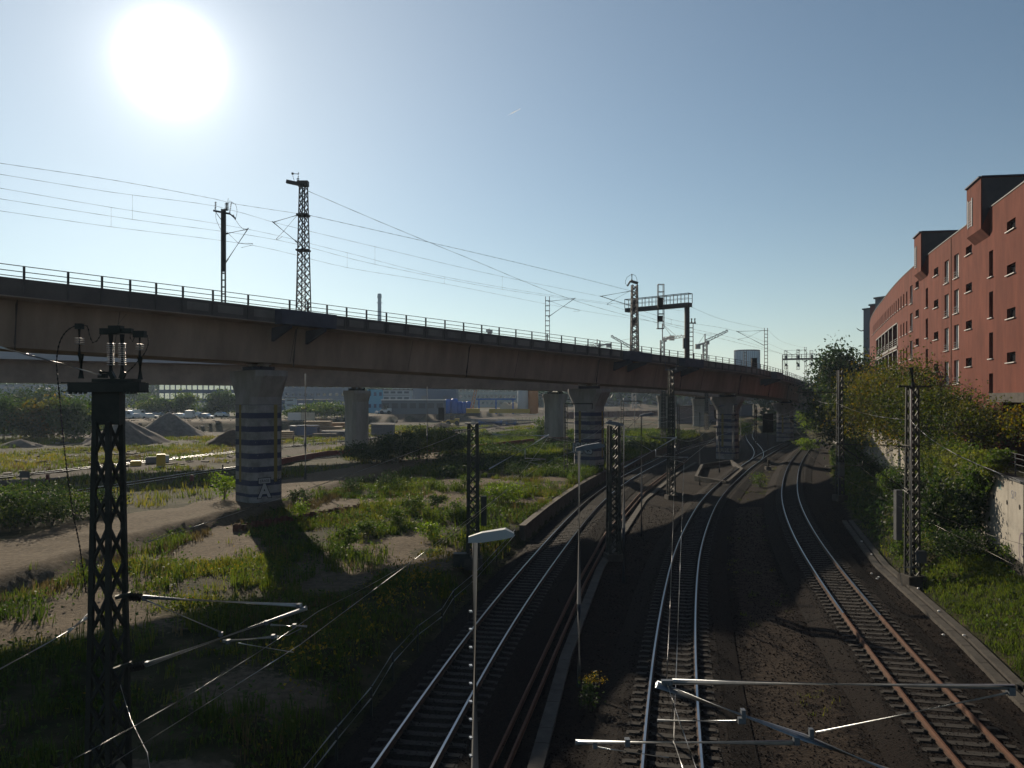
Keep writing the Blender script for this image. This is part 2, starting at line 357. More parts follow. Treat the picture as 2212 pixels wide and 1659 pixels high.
n1 = nz(.9); n2 = nz(14, 4); n3 = nz(3.5)
grass_c = ramp(n1, [(.3,(.022,.028,.010)),(.5,(.05,.05,.02)),(.65,(.10,.08,.045))])
bal_c = ramp(n2, [(.38,(.007,.005,.0045)),(.62,(.030,.020,.016))])
bal_c = mixc(ramp(n1, [(.5,(0,0,0)),(.62,(.6,.6,.6))]), bal_c, ramp(n3, [(.3,(.022,.015,.011)),(.7,(.05,.036,.026))]))
sand_c = ramp(n3, [(.25,(.09,.066,.042)),(.5,(.17,.128,.085)),(.7,(.25,.19,.13))])
dirt_c = ramp(n3, [(.3,(.055,.04,.03)),(.7,(.11,.085,.065))])
def brk(ch, k=1.4):   # zone edge broken by noise
    return mth(t, 'MULTIPLY', mth(t, 'SUBTRACT', mth(t, 'ADD', ch, mth(t, 'MULTIPLY', mth(t, 'SUBTRACT', n3, .5), k)), .38), 4.0, True)
c = mixc(brk(sp.outputs[2]), grass_c, dirt_c); c = mixc(brk(sp.outputs[1]), c, sand_c); c = mixc(brk(sp.outputs[0], .3), c, mixc(brk(sp.outputs[2]), bal_c, ramp(n3, [(.3,(.035,.024,.018)),(.7,(.075,.056,.042))])))
hs = nd(t, 'ShaderNodeHueSaturation'); hs.inputs['Value'].default_value = .66; t.links.new(c, hs.inputs['Color']); c = hs.outputs[0]
t.links.new(c, b.inputs['Base Color'])
bp = nd(t, 'ShaderNodeBump'); bp.inputs['Strength'].default_value = .9; bp.inputs['Distance'].default_value = .08
t.links.new(mth(t, 'ADD', nz(6), mth(t, 'MULTIPLY', n2, .7)), bp.inputs['Height']); t.links.new(bp.outputs[0], b.inputs['Normal'])
go = link_mesh('ground', me, m, base=(0,0,0)); tag(go, kind='structure')
# ---------------------------------------------------------------- tracks
def resamp(f, y0, y1, step, z=0.0):
    pts = []; y = y0
    while y < y1:
        pts.append((float(f(y)), y, z)); dx = float(f(y+.5)-f(y))*2; y += step/math.sqrt(1+dx*dx)
    return pts
def track(f, y0, y1, label, rusty=False, z=0.0, bed=True, far=False, ncount=100):
    pts = resamp(f, y0, y1, 1.0 if not far else 4.0, z)
    root = empty('railway_track', (float(f(y0)), y0, z-.5), label, 'railway track', 'railway tracks')
    if bed:
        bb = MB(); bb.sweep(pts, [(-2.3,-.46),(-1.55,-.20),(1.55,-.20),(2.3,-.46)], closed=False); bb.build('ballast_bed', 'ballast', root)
    for o in (-.75, .75):
        r = MB(); r.mi = 0; r.sweep(pts, [(o-.07,-.165),(o-.07,-.15),(o-.016,-.13),(o-.016,-.045),(o-.036,-.035),(o-.036,-.006),(o+.036,-.006),(o+.036,-.035),(o+.016,-.045),(o+.016,-.13),(o+.07,-.15),(o+.07,-.165)])
        ro = r.build('rail', 'rrust' if rusty == True else 'rweb', root)
        h = MB(); h.sweep(pts, [(o-.033,-.0055),(o-.033,.004),(o+.033,.004),(o+.033,-.0055)])
        if rusty == 'part':
            kk = sum(1 for p in pts if p[1] < 33)
            h = MB(); h.sweep(pts[kk:], [(o-.033,-.0055),(o-.033,.004),(o+.033,.004),(o+.033,-.0055)]); h.build('rail_head', 'rail', ro)
            h2 = MB(); h2.sweep(pts[:kk+1], [(o-.05,-.10),(o-.037,-.004),(o-.033,.003),(o+.033,.003),(o+.037,-.004),(o+.05,-.10)]); h2.build('rusty_rail_head', 'rrust', ro)
        elif not rusty: h.build('rail_head', 'rail', ro)
    sl = resamp(f, y0, y1, .6, z); rest = MB(); proto = None
    sl = [s for s in sl if s[1] > 10]
    if far: sl = sl[::2]
    me_s = None
    for i, p in enumerate(sl):
        a = math.atan2(1.0, float(f(p[1]+.5)-f(p[1]-.5)))-math.pi/2
        if i < ncount:
            if me_s is None:
                q = MB(); q.prism([(-1.3,-.13),(1.3,-.13),(1.3,.13),(-1.3,.13)], -.21, -.185)
                for s_ in (-1, 1): q.box((s_*.85, 0, -.177), (.75, .2, .03)); q.box((s_*.75, 0, -.156), (.36, .12, .03)); q.box((s_*.75-.13, 0, -.13), (.05,.09,.05)); q.box((s_*.75+.13, 0, -.13), (.05,.09,.05))
                me_s = bpy.data.meshes.new('sleeper'); me_s.from_pydata(q.v, [], q.f); me_s.materials.append(M['sleep'])
            o = bpy.data.objects.new('sleeper', me_s); COL.objects.link(o); o.parent = root
            o.location = Vector((p[0], p[1], z))-root.location; o.rotation_euler = (0, 0, a)
        else:
            rest.box((p[0], p[1], z-.185), (2.6, .24, .04), a)
    if rest.v: tag(rest.build('sleepers', 'sleep', root), kind='stuff')
    return root
track(T1, 6, 245, 'left curving railway track with bright rails beside the weedy embankment and handrail')
track(T2, 6, 250, 'middle railway track with concrete sleepers running under the two close overhead wires')
track(T3, 6, 240, 'right railway track with orange rust on its nearest rails, below the ivy-covered wall', rusty='part')
track(TB, 112, 285, 'short branch track snaking left under the viaduct between two piers', ncount=60)
track(T4, 44, 230, 'sidings track crossing behind the nearest striped pier at left', z=1.28, bed=False, ncount=60)
track(T5, 60, 250, 'farthest siding track along the dirt road behind the bushes', z=1.28, bed=False, far=True, ncount=40)
# rusty pair of spare rails lying beside the left track, and the cable trough
SR = lambda y: np.interp(y, [5,19.7,29.8,40.4,56,79.4,100,125], [-1.9,-.49,1.5,3.6,7.05,13.5,20.3,29.0])
for o, lab in ((-.2, 'left rail of the pair of rusty spare rails lying between the left and middle tracks'), (.2, 'right rail of the pair of rusty spare rails, next to the concrete trough')):
    r = MB(); r.sweep(resamp(SR, 6, 120, 1.2, -.36), [(o-.06,-.09),(o-.06,-.06),(o-.02,-.05),(o-.035,.05),(o+.035,.05),(o+.02,-.05),(o+.06,-.06),(o+.06,-.09)])
    tag(r.build('spare_rail', 'rrust'), lab, 'rail', 'spare rails lying beside the track')
TRG = lambda y: np.interp(y, [5,19.7,29.3,44.7,73.8,100,118], [-1.1,.5,2.05,5.15,12.7,21.5,28.5])
r = MB(); pts = resamp(TRG, 6, 116, 1.0, -.44)
for i in range(len(pts)-1):
    a = Vector(pts[i]); b = Vector(pts[i+1]); d = (b-a); r.bar(a+d*.01, b-d*.01, .42, .12+.01*(i % 3))
tag(r.build('cable_trough', 'trough'), 'long narrow concrete cable trough beside the rusty spare rails', 'cable trough')
r = MB(); pts = resamp(XS, 8, 62, 1.0, -.42)
for i in range(len(pts)-1):
    a = Vector(pts[i]); b = Vector(pts[i+1]); d = (b-a); n = Vector((d.y, -d.x, 0)).normalized()
    r.bar(a+d*.01, b-d*.012, .34, .16+.012*(i % 2)); r.bar(a+n*.47+Vector((0,0,.04)), b+n*.47+Vector((0,0,.04)), .32, .16)
tag(r.build('concrete_edging', 'trough'), 'concrete edging strip with open joint along the grassy bank right of the tracks', 'edging')
rs = random.Random(3); r = MB()
for i in range(11):
    y = rs.uniform(25, 52); x = float(XS(y))+rs.uniform(-.9, 1.2); c_ = Vector((x, y, -.28 if x > XS(y)-.3 else -.44)); 
    r.lathe(c_, [(.01,-.03),(.05,-.02),(.07,.01),(.05,.04),(.01,.05)], 7)
tag(r.build('white_litter', 'white'), 'scraps of white litter scattered along the concrete edging at right', 'litter', kind='stuff')
# retaining wall between left track and embankment
r = MB(); pts = [(float(T1(y)-2.75), y, 0) for y in np.arange(52.5, 150, 1.5)]
r.sweep(pts, [(-.2,-.7),(-.2,.62),(.16,.62),(.16,-.7)]); r.sweep(pts, [(-.24,.623),(-.24,.70),(.22,.70),(.22,.623)])
tag(r.build('low_retaining_wall', 'dwall'), 'low concrete retaining wall with flat coping holding the weeds left of the left track', 'wall')
# ---------------------------------------------------------------- viaducts
def resline(pts, step=2.0):
    P = [Vector(p) for p in pts]; out = []
    n = len(P)
    for i in range(n-1):
        p0 = P[max(i-1,0)]; p1 = P[i]; p2 = P[i+1]; p3 = P[min(i+2,n-1)]
        if i == 0: p0 = p1*2-p2
        if i == n-2: p3 = p2*2-p1
        k = max(1, round((p2-p1).length/step))
        for j in range(k):
            s = j/k; out.append(.5*((2*p1)+(p2-p0)*s+(2*p0-5*p1+4*p2-p3)*s*s+(3*p1-p0-3*p2+p3)*s**3))
    out.append(P[-1]); return out
V1 = resline([(-98,-14,19.4),(-74,11,18.2),(-50,32,17.2),(-32.5,49.3,16.5),(-20.4,62,16.1),(9.4,94,15.0),(34.7,124,14.0),(60,170,12.7),(79,212,11.9),(110,275,11.2),(165,370,10.6)], 2.2)
V2 = resline([(-150,44,15.8),(-95,77,15.4),(-60,98,15.1),(-24.2,120,14.9),(8.1,145,14.5),(37.8,188,14.2),(54,220,13.4),(92,290,12.0)], 2.5)
vd = empty('railway_viaduct', (-20.4, 62, 1.1), 'near curved railway viaduct, a brown concrete box girder with dark edge beam and open handrail', 'viaduct', 'railway viaducts')
r = MB(); r.sweep(V1, [(-4.6,-.25),(-4.6,-.6),(-2.9,-1.15),(-2.45,-4.0),(2.45,-4.0),(2.9,-1.15),(4.35,-1.0),(4.35,-.25)]); r.build('girder', 'conc', vd)
r = MB(); r.sweep(V1, [(4.36,-1.06),(4.36,.0),(4.66,.0),(4.66,-1.06)]); r.sweep(V1, [(-4.9,-1.06),(-4.9,.0),(-4.61,.0),(-4.61,-1.06)]); r.build('edge_beam', 'fascia', vd)
r = MB(); r.sweep(V1, [(4.64,-1.13),(4.64,-1.07),(4.74,-1.07),(4.74,-1.13)]); r.build('edge_lip', 'conc2', vd)
r = MB()
for i in range(len(V1)-1):
    a = V1[i]; b = V1[i+1]; d = (b-a).normalized(); n = Vector((d.y, -d.x, 0)).normalized()
    L = (b-a).length
    if a.y > 55: r.bar(a+n*4.67+d*(L*.14)+Vector((0,0,-.5)), a+n*4.67+d*(L*.86)+Vector((0,0,-.5)), .03, .56)
r.build('fascia_panels', 'panel', vd)
r = MB(); r.sweep(V1, [(-4.6,-.249),(-4.6,-.05),(4.35,-.05),(4.35,-.249)]); r.build('deck_ballast', 'ballast', vd)
# joints on the girder web
r = MB()
for k, i in enumerate(range(3, len(V1)-1, 6)):
    a = V1[i]; d = (V1[i+1]-a).normalized(); n = Vector((d.y,-d.x,0)).normalized()
    r.bar(a+n*2.912+Vector((0,0,-1.22)), a+n*2.465+Vector((0,0,-3.9))-d*.25, .035, .014, up=n)
r.build('web_joint', 'fascia', vd)
for k, i in enumerate(range(6, len(V1)-1, 9)):
    a = V1[i]; d = (V1[i+1]-a).normalized(); n = Vector((d.y,-d.x,0)).normalized(); r = MB()
    r.tube([a+n*3.3+Vector((0,0,-1.0)), a+n*3.0+Vector((0,0,-1.35)), a+n*2.62+Vector((0,0,-3.7)), a+n*2.58+Vector((0,0,-4.2))], .07, 6); r.build('drain_pipe', 'fascia', vd)
for side, o in (('near', 4.5), (None, -4.75)):
    rl = MB()
    for h in (.14, .44, .78): rl.sweep(V1, [(o-.025,h-.022),(o-.025,h+.022),(o+.025,h+.022),(o+.025,h-.022)])
    ro = rl.build('handrail', 'steelr', vd)
    pm = None
    cand = list(range(0, len(V1)-1)); 
    if side is None: cand = cand[::2]
    cand = [i for i in cand if V1[i].y > 40 and V1[i].y < 290]
    for j, i in enumerate(cand[:100]):
        a = V1[i]; d = V1[i+1]-a; n = Vector((d.y,-d.x,0)).normalized()
        if pm is None:
            q = MB(); q.box((0,0,.38),(.13,.07,.76)); q.box((0,0,-.55),(.12,.1,.9)); pm = bpy.data.meshes.new('railing_post'); pm.from_pydata(q.v, [], q.f); pm.materials.append(M['steelr'])
        po = bpy.data.objects.new('railing_post', pm); COL.objects.link(po); po.parent = ro
        p = a+n*(o+(.16 if o > 0 else -.16)*0+ (.2 if o > 0 else -.2)); po.location = p-org(ro); po.rotation_euler = (0,0,math.atan2(d.y,d.x))
    rest = MB()
    for i in range(0, len(V1)-1):
        if i in cand[:100] or side is None: continue
        a = V1[i]; d = V1[i+1]-a; n = Vector((d.y,-d.x,0)).normalized(); rest.box(a+n*(o+.2)+Vector((0,0,.0)), (.16,.07,2.0), math.atan2(d.y,d.x))
    if rest.v: tag(rest.build('railing_posts', 'steelr', ro), kind='stuff')
def near_edge(u, off=4.75):
    """point where the viewing column u meets the line 'off' m right of the near viaduct axis"""
    best = None
    for i in range(len(V1)-1):
        a = V1[i]; b = V1[i+1]; d = (b-a); n = Vector((d.y,-d.x,0)).normalized(); p = a+n*off; q = b+n*off; k = (u-512)/FPX
        fa = p.x-k*p.y; fb = q.x-k*q.y
        if fa*fb <= 0 and fa != fb and p.y > 20:
            t_ = fa/(fa-fb); c_ = p+(q-p)*t_; c_.z = a.z+(b.z-a.z)*t_; return c_, d.normalized(), n
    return best
for u_ in (303, 634, 688, 774, 829):
    c_, d, n = near_edge(u_, 4.7); r = MB()
    ph = [(-3.4,-1.15),(3.4,-1.15),(1.6,-.2),(-1.6,-.2)]
    for s_ in (-1.5, 1.5):
        a = c_+d*s_
        vs = []
        for e_ in (-.12, .12):
            for o_, z_ in ((-1.9,-2.35),(-1.9,-1.3),(.25,-1.2),(.25,-.1),(.75,-.1),(.75,-1.45)): vs.append(a+n*o_+d*e_+Vector((0,0,z_)))
        r.add(vs, [(0,1,2,3,4,5),(11,10,9,8,7,6)]+[(i,6+i,6+(i+1)%6,(i+1)%6) for i in range(6)])
    r.bar(c_-d*2.4+n*.5+Vector((0,0,-.65)), c_+d*2.4+n*.5+Vector((0,0,-.65)), 1.0, 1.1)
    r.build('mast_bracket', 'navy', vd)
vr = empty('railway_viaduct', (-24.2, 120, 1.1), 'rear railway viaduct of paler concrete seen beneath the near one, on plain unpainted piers', 'viaduct', 'railway viaducts')
r = MB(); r.sweep(V2, [(-4.4,-.2),(-4.4,-.55),(-2.9,-1.2),(-2.6,-3.9),(2.6,-3.9),(2.9,-1.2),(4.4,-1.05),(4.4,-.2)]); r.build('girder', 'conc2', vr)
r = MB(); r.sweep(V2, [(4.41,-1.1),(4.41,.55),(4.65,.55),(4.65,-1.1)]); r.build('parapet', 'pale', vr)
def pier_mat(name, striped):
    if not striped: return M['pconc']
    m = mat(name, (.28,.265,.262), .85, c2=(.15,.138,.132), sc_=1.1, bump=.15, bsc=6, spec=.15); t = m.node_tree; b = t.nodes['Principled BSDF']
    base = b.inputs['Base Color'].links[0].from_socket
    tcn = nd(t, 'ShaderNodeTexCoord'); sx = nd(t, 'ShaderNodeSeparateXYZ'); t.links.new(tcn.outputs['Object'], sx.inputs[0])
    fr = mth(t, 'FRACT', mth(t, 'MULTIPLY', mth(t, 'ADD', sx.outputs['Z'], .02), 1/1.06)); band = mth(t, 'GREATER_THAN', fr, .59)
    band = mth(t, 'MULTIPLY', band, mth(t, 'LESS_THAN', sx.outputs['Z'], 8.5)); band = mth(t, 'MULTIPLY', band, mth(t, 'GREATER_THAN', sx.outputs['Z'], .8))
    nn = nd(t, 'ShaderNodeTexNoise'); nn.inputs['Scale'].default_value = 7; t.links.new(tcn.outputs['Object'], nn.inputs['Vector'])
    band = mth(t, 'MULTIPLY', band, mth(t, 'LESS_THAN', nn.outputs['Fac'], .69))
    mx = nd(t, 'ShaderNodeMix', data_type='RGBA'); t.links.new(band, mx.inputs['Factor']); t.links.new(base, mx.inputs['A']); mx.inputs['B'].default_value = (.048,.052,.088,1)
    st = mth(t, 'LESS_THAN', mth(t, 'ABSOLUTE', mth(t, 'ADD', sx.outputs['X'], .35)), .17)
    s2_ = mth(t, 'MULTIPLY', mth(t, 'LESS_THAN', mth(t, 'ABSOLUTE', mth(t, 'SUBTRACT', sx.outputs['Y'], .62)), .15), mth(t, 'GREATER_THAN', sx.outputs['X'], 1.3))
    st = mth(t, 'MAXIMUM', mth(t, 'MULTIPLY', st, mth(t, 'LESS_THAN', sx.outputs['Y'], -1.2)), s2_)
    st = mth(t, 'MULTIPLY', st, mth(t, 'GREATER_THAN', sx.outputs['Z'], 1.9))
    m2 = nd(t, 'ShaderNodeMix', data_type='RGBA'); t.links.new(st, m2.inputs['Factor']); t.links.new(mx.outputs['Result'], m2.inputs['A']); m2.inputs['B'].default_value = (.19,.145,.05,1)
    t.links.new(m2.outputs['Result'], b.inputs['Base Color']); return m
M['pier'] = pier_mat('striped_pier_paint', True)
def pier(line, x, y, zb, w_, dp, label, striped, hw=1.62, dep=4.0, pedestal=False):
    k = min(range(len(line)), key=lambda i: (line[i].x-x)**2+(line[i].y-y)**2); a = line[k]; d = line[min(k+1, len(line)-1)]-line[max(k-1,0)]
    ang = math.atan2(d.y, d.x)-math.pi/2          # local x = across the bridge
    top = a.z-dep; H = top-zb
    root = empty('bridge_pier', (a.x, a.y, zb), label, 'bridge pier', 'striped piers of the near viaduct' if striped else 'plain piers of the rear viaduct')
    root.rotation_euler = (0,0,ang)
    def loop(wx, wy, z, c_=.45):
        X, Y = wx/2, wy/2
        return [(-X+c_,-Y,z),(X-c_,-Y,z),(X,-Y+c_,z),(X,Y-c_,z),(X-c_,Y,z),(-X+c_,Y,z),(-X,Y-c_,z),(-X,-Y+c_,z)]
    def stack(name, levels, mm):
        vs = []; fs = []
        for l in levels: vs += loop(*l)
        for i in range(len(levels)-1):
            for j in range(8): fs.append((i*8+j, i*8+(j+1)%8, (i+1)*8+(j+1)%8, (i+1)*8+j))
        fs += [tuple(range(7,-1,-1)), tuple(range((len(levels)-1)*8, len(levels)*8))]
        me = bpy.data.meshes.new(name); me.from_pydata(vs, [], fs); me.materials.append(mm); o = bpy.data.objects.new(name, me); COL.objects.link(o); o.parent = root; return o
    mm = M['pier'] if striped else M['pconc']
    hh = 2.75 if striped else 2.4
    stack('shaft', [(w_, dp, -.8), (w_, dp, H-hh-.5)], mm)
    stack('pier_head', [(w_, dp, H-hh-.499), (w_*1.02, dp, H-hh+.1), (w_*hw, dp, H-1.0), (w_*hw, dp, H-.55)], mm if not striped else M['phead'])
    stack('bearing_block', [(w_*.8, dp*.7, H-.549), (w_*.8, dp*.7, H-.22)], M['navy'] if striped else M['dark'])
    for s_ in (-1, 1):
        q = MB(); q.box((s_*w_*.3, 0, H-.11), (.5,.5,.22)); q.box((s_*w_*.3,0,H-.03),(.9,.7,.07))
        me = bpy.data.meshes.new('bearing'); me.from_pydata(q.v, [], q.f); me.materials.append(M['pale' if striped else 'conc2']); o = bpy.data.objects.new('bearing', me); COL.objects.link(o); o.parent = root
    if pedestal: stack('pedestal', [(w_*1.2, dp*1.3, -.8), (w_*1.2, dp*1.3, 1.3)], M['rustc'])
    return root, ang, H
M['phead'] = mat('pier_head_paint', (.26,.24,.235), .85, c2=(.19,.172,.165), sc_=1.2, bump=.2, bsc=6, spec=.15, stretch=(1,1,.4))
M['rustc'] = mat('reddish_pedestal', (.17,.085,.06), .9, c2=(.24,.15,.12), sc_=1.5)
pA = pier(V1, -20.4, 62, .8, 3.1, 2.8, 'nearest and widest blue and white striped pier, with a white block graffito at its foot', True)
pB = pier(V1, 9.4, 94, .2, 3.1, 2.8, 'blue and white striped pier in the middle of the picture with silver bubble graffiti', True)
pC = pier(V1, 34.7, 124, -.4, 3.1, 2.8, 'striped pier standing inside a triangular concrete kerb between the tracks', True)
pD = pier(V1, 60, 172, -.4, 3.4, 3.0, 'shaded pier beyond the snaking branch track, third right of the graffitied middle one', True)
pier(V1, 79, 212, -.3, 3.4, 3.0, 'farthest pier of the near viaduct, at its dark right end', True)
pier(V1, -50, 32, 1.0, 3.5, 2.1, 'striped pier outside the left picture edge', True) if False else None
pier(V2, -24.2, 120, 1.1, 3.8, 2.7, 'plain concrete pier rising behind the bushes inside the rust red trench edge', False, hw=1.42, dep=3.9)
pier(V2, 8.1, 145, .7, 3.9, 2.6, 'plain concrete pier on a reddish pedestal just left of the graffitied middle pier', False, hw=1.2, dep=3.9, pedestal=True)
pier(V2, 37.8, 188, .6, 4.0, 2.6, 'plain concrete pier seen beyond the dark lattice mast right of the middle pier', False, hw=1.2, dep=3.9, pedestal=True)
pier(V2, 54, 220, .2, 4.4, 2.6, 'plain rear pier scrawled with black angular graffiti, just left of the kerbed pier', False, hw=1.15, dep=3.9)
# graffiti as thin painted sheets on the piers
def text_mesh(txt, size, off=0.0, ext=.004, shear=0.0):
    cu = bpy.data.curves.new('t', 'FONT'); cu.body = txt; cu.size = size; cu.offset = off; cu.extrude = ext; cu.align_x = 'CENTER'; cu.shear = shear; cu.resolution_u = 4
    o = bpy.data.objects.new('t', cu); COL.objects.link(o); dg = bpy.context.evaluated_depsgraph_get(); me = bpy.data.meshes.new_from_object(o.evaluated_get(dg)); bpy.data.objects.remove(o); bpy.data.curves.remove(cu)
    me.materials.clear(); return me
def decal(name, me, m, parent, loc, rot):
    me.name = name; me.materials.append(M[m] if isinstance(m, str) else m); me.transform(Matrix.Translation(Vector(loc)) @ Matrix(rot).to_4x4() if not isinstance(rot, Matrix) else Matrix.Translation(Vector(loc)) @ rot.to_4x4())
    o = bpy.data.objects.new(name, me); COL.objects.link(o); o.parent = parent; return o
RX = Matrix.Rotation(math.radians(90), 3, 'X')
ra = pA[0]; fx = 3.1/2+.006; fy = -1.406
RXZ = Matrix.Rotation(math.radians(90), 3, 'Z') @ RX
decal('graffito', text_mesh('A', 1.5, .10), 'paint_black', ra, (fx, -.35, .75), RXZ)
decal('graffito', text_mesh('A', 1.5, .05), 'paint_white', ra, (fx+.008, -.35, .75), RXZ)
for sz, mm_, dx_ in (((.01,1.1,.5),'paint_black',.004),((.012,1.0,.4),'paint_white',.012)):
    q = MB(); q.box((fx+dx_, -.35, 2.05), sz); o = q.build('graffito', mm_); o.parent = ra
decal('graffito', text_mesh('ERASE', .3, 0), 'paint_black', ra, (fx+.024, -.35, 1.95), RXZ)
decal('graffito', text_mesh('tsk', .6, -.01), 'paint_black', ra, (fx+.004, .75, 1.9), RXZ)
rb = pB[0]
decal('graffito', text_mesh('iSKs', 1.75, .13), 'paint_black', rb, (.05, fy, 2.5), RX)
decal('graffito', text_mesh('iSKs', 1.75, .05), 'paint_silver', rb, (.05, fy-.01, 2.5), RX)
rc = pC[0]
decal('graffito', text_mesh('TUR4S', .95, -.01), 'paint_black', rc, (0, -1.406, 1.1), RX)
e_ = [o for o in COL.objects if o.name.startswith('bridge_pier') and 'angular' in o.get('label', '')][0]
decal('graffito', text_mesh('UFE', 2.2, .02), 'paint_black', e_, (0, -1.31, 6.2), RX); decal('graffito', text_mesh('TU', 2.2, .02), 'paint_black', e_, (-.4, -1.31, 3.6), RX)
# triangular kerb round the third pier
c_ = pC[0].location; r = MB()
kp = [G(628+68, 478.5, -.2), G(727, 484, -.2), G(742, 470.5, -.2), G(731, 462, -.2), G(702, 466, -.2)]
kp = [Vector((p.x, p.y, -.25)) for p in kp]
for i in range(5): r.bar(kp[i], kp[(i+1) % 5], .35, .7)
tag(r.build('pier_kerb', 'trough'), 'low concrete kerb enclosing bare soil round the striped pier between the tracks', 'kerb')
# rust red trench edging round the rear pier, left
r = MB(); pp = [G(238,475,1.2), G(260,469,1.2), G(310,464,1.2), G(352,457,1.2), G(395,462,1.2), G(455,457,1.2)]
pp = [Vector((-29.5,88,1.1)), Vector((-26,108,1.1)), Vector((-20,113,1.1)), Vector((-8,118,1.1)), Vector((4,140,1.1))]
simple('red_barrier', (.16,.035,.025), .8)
for i in range(len(pp)-1):
    a, b2 = pp[i], pp[i+1]; n_ = int((b2-a).length/1.5)
    for j in range(n_): r.bar(a+(b2-a)*(j/n_)+Vector((0,0,.35)), a+(b2-a)*((j+.97)/n_)+Vector((0,0,.35)), .12, .9)
tag(r.build('trench_barrier', 'red_barrier'), 'rust red board edging running round the plain concrete pier behind the bushes', 'barrier')
# small sheet pile wall and eroded bank edge near the nearest pier
r = MB(); a = Vector((-18.6, 51.5, .2)); b2 = Vector((-11.8, 61, .3)); k = 24; d = (b2-a).normalized(); n = Vector((d.y, -d.x, 0)); L = (b2-a).length/k; top = .95
sp_ = []
for i in range(k):
    for f_, o_ in ((0,-.13),(.3,-.13),(.5,.13),(.8,.13)): sp_.append(a+d*((i+f_)*L)+n*o_)
for p, q in zip(sp_[:-1], sp_[1:]): h_ = .62+.06*((int(p.y*3)) % 3); r.bar(p+Vector((0,0,h_-.75)), q+Vector((0,0,h_-.75)), .035, 1.5)
tag(r.build('sheet_pile_wall', 'rust'), 'short corrugated rusty sheet pile wall in the sand below the nearest pier', 'sheet piles')
# ---------------------------------------------------------------- red building
FB = spline([(20,23.6),(50.6,32.8),(78,41),(90.3,45.2),(106.4,51.3),(126,59.0),(147,68.3),(175,82)])
bl = empty('apartment_building', (float(FB(60)), 60, 5), 'long curving red rendered apartment building above the ivy wall at right', 'building')
ZP = 22.9
wins = []   # y0,y1,z0,z1,type
def colw(Yc, wd, zs, h, kind): 
    for z in zs: wins.append((Yc-wd/2, Yc+wd/2, z-h/2, z+h/2, kind))
R4 = lambda z, n=5: [z-2.9*i for i in range(n)]
for Yc in (38.5, 42.6, 46.4): colw(Yc, 1.5 if Yc != 42.6 else .8, R4(20.77 if Yc != 42.6 else 18.9, 4), .62 if Yc != 42.6 else 1.8, 'small' if Yc != 42.6 else 'slim')
colw(50.6, 1.6, R4(20.77, 4), .66, 'small'); colw(54.6, .85, R4(18.9), 1.85, 'slim'); colw(59.8, 1.55, R4(20.85, 5), .66, 'small')
colw(63.2, 1.35, R4(20.2), 1.95, 'french'); colw(66.2, 1.35, R4(20.2), 1.95, 'french')
colw(69.8, 1.6, R4(20.8, 5), .7, 'small'); colw(73.4, .95, R4(18.9), 1.85, 'slim'); colw(77.8, 1.6, R4(20.8), .7, 'small'); colw(80.9, 1.4, R4(20.2, 4), 1.9, 'french')
ys = [83.6+1.95*i for i in range(22)]
for i, y in enumerate(ys):
    wins.append((y-.36, y+.36, 19.5, 20.9, 'slim'))
    if i < 3:
        wins.append((y-.36, y+.36, 16.3, 17.7, 'slim')); wins.append((y-.36, y+.36, 13.4, 14.8, 'slim'))
LOG = [(90.2+4.6*i, 90.2+4.6*i+4.45, z0, z1, 'log') for i in range(6) for z0, z1 in ((15.4, 18.1), (12.3, 15.0))]
wins += LOG
wins.append((39.5, 52.2, 5.0, 9.1, 'void'))
yb = sorted(set([22.0, 150.0]+[round(q, 3) for w_ in wins for q in w_[:2]]+[float(q) for q in np.arange(82, 150, 2.5)])); zb = sorted(set([3.5, ZP]+[round(q, 3) for w_ in wins for q in w_[2:4]]))
def Fp(Y, z, d=0.0):      # d>0 outwards (to the tracks)
    dx = float(FB(Y+.5)-FB(Y-.5)); n = Vector((-1, dx, 0)).normalized(); return Vector((float(FB(Y)), Y, z))+n*d
r = MB()
def cellwin(y, z):
    for w_ in wins:
        if w_[0]-1e-3 < y < w_[1]+1e-3 and w_[2]-1e-3 < z < w_[3]+1e-3: return True
    return False
for i in range(len(yb)-1):
    run = None
    for j in range(len(zb)-1):
        hole = cellwin((yb[i]+yb[i+1])/2, (zb[j]+zb[j+1])/2)
        if not hole:
            if run is None: run = zb[j]
        if (hole or j == len(zb)-2) and run is not None:
            top = zb[j] if hole else zb[j+1]
            r.add([Fp(yb[i], run), Fp(yb[i+1], run), Fp(yb[i+1], top), Fp(yb[i], top)], [(0,1,2,3)]); run = None
# reveals
for w_ in wins:
    dp = {'small': .28, 'slim': .3, 'french': .25, 'log': 1.3, 'void': 4.0}[w_[4]]; y0, y1, z0, z1 = w_[:4]
    o = [Fp(y0,z0),Fp(y1,z0),Fp(y1,z1),Fp(y0,z1)]; n_ = [Fp(y0,z0,-dp),Fp(y1,z0,-dp),Fp(y1,z1,-dp),Fp(y0,z1,-dp)]
    r.add(o+n_, [(0,1,5,4),(1,2,6,5),(2,3,7,6),(3,0,4,7)])
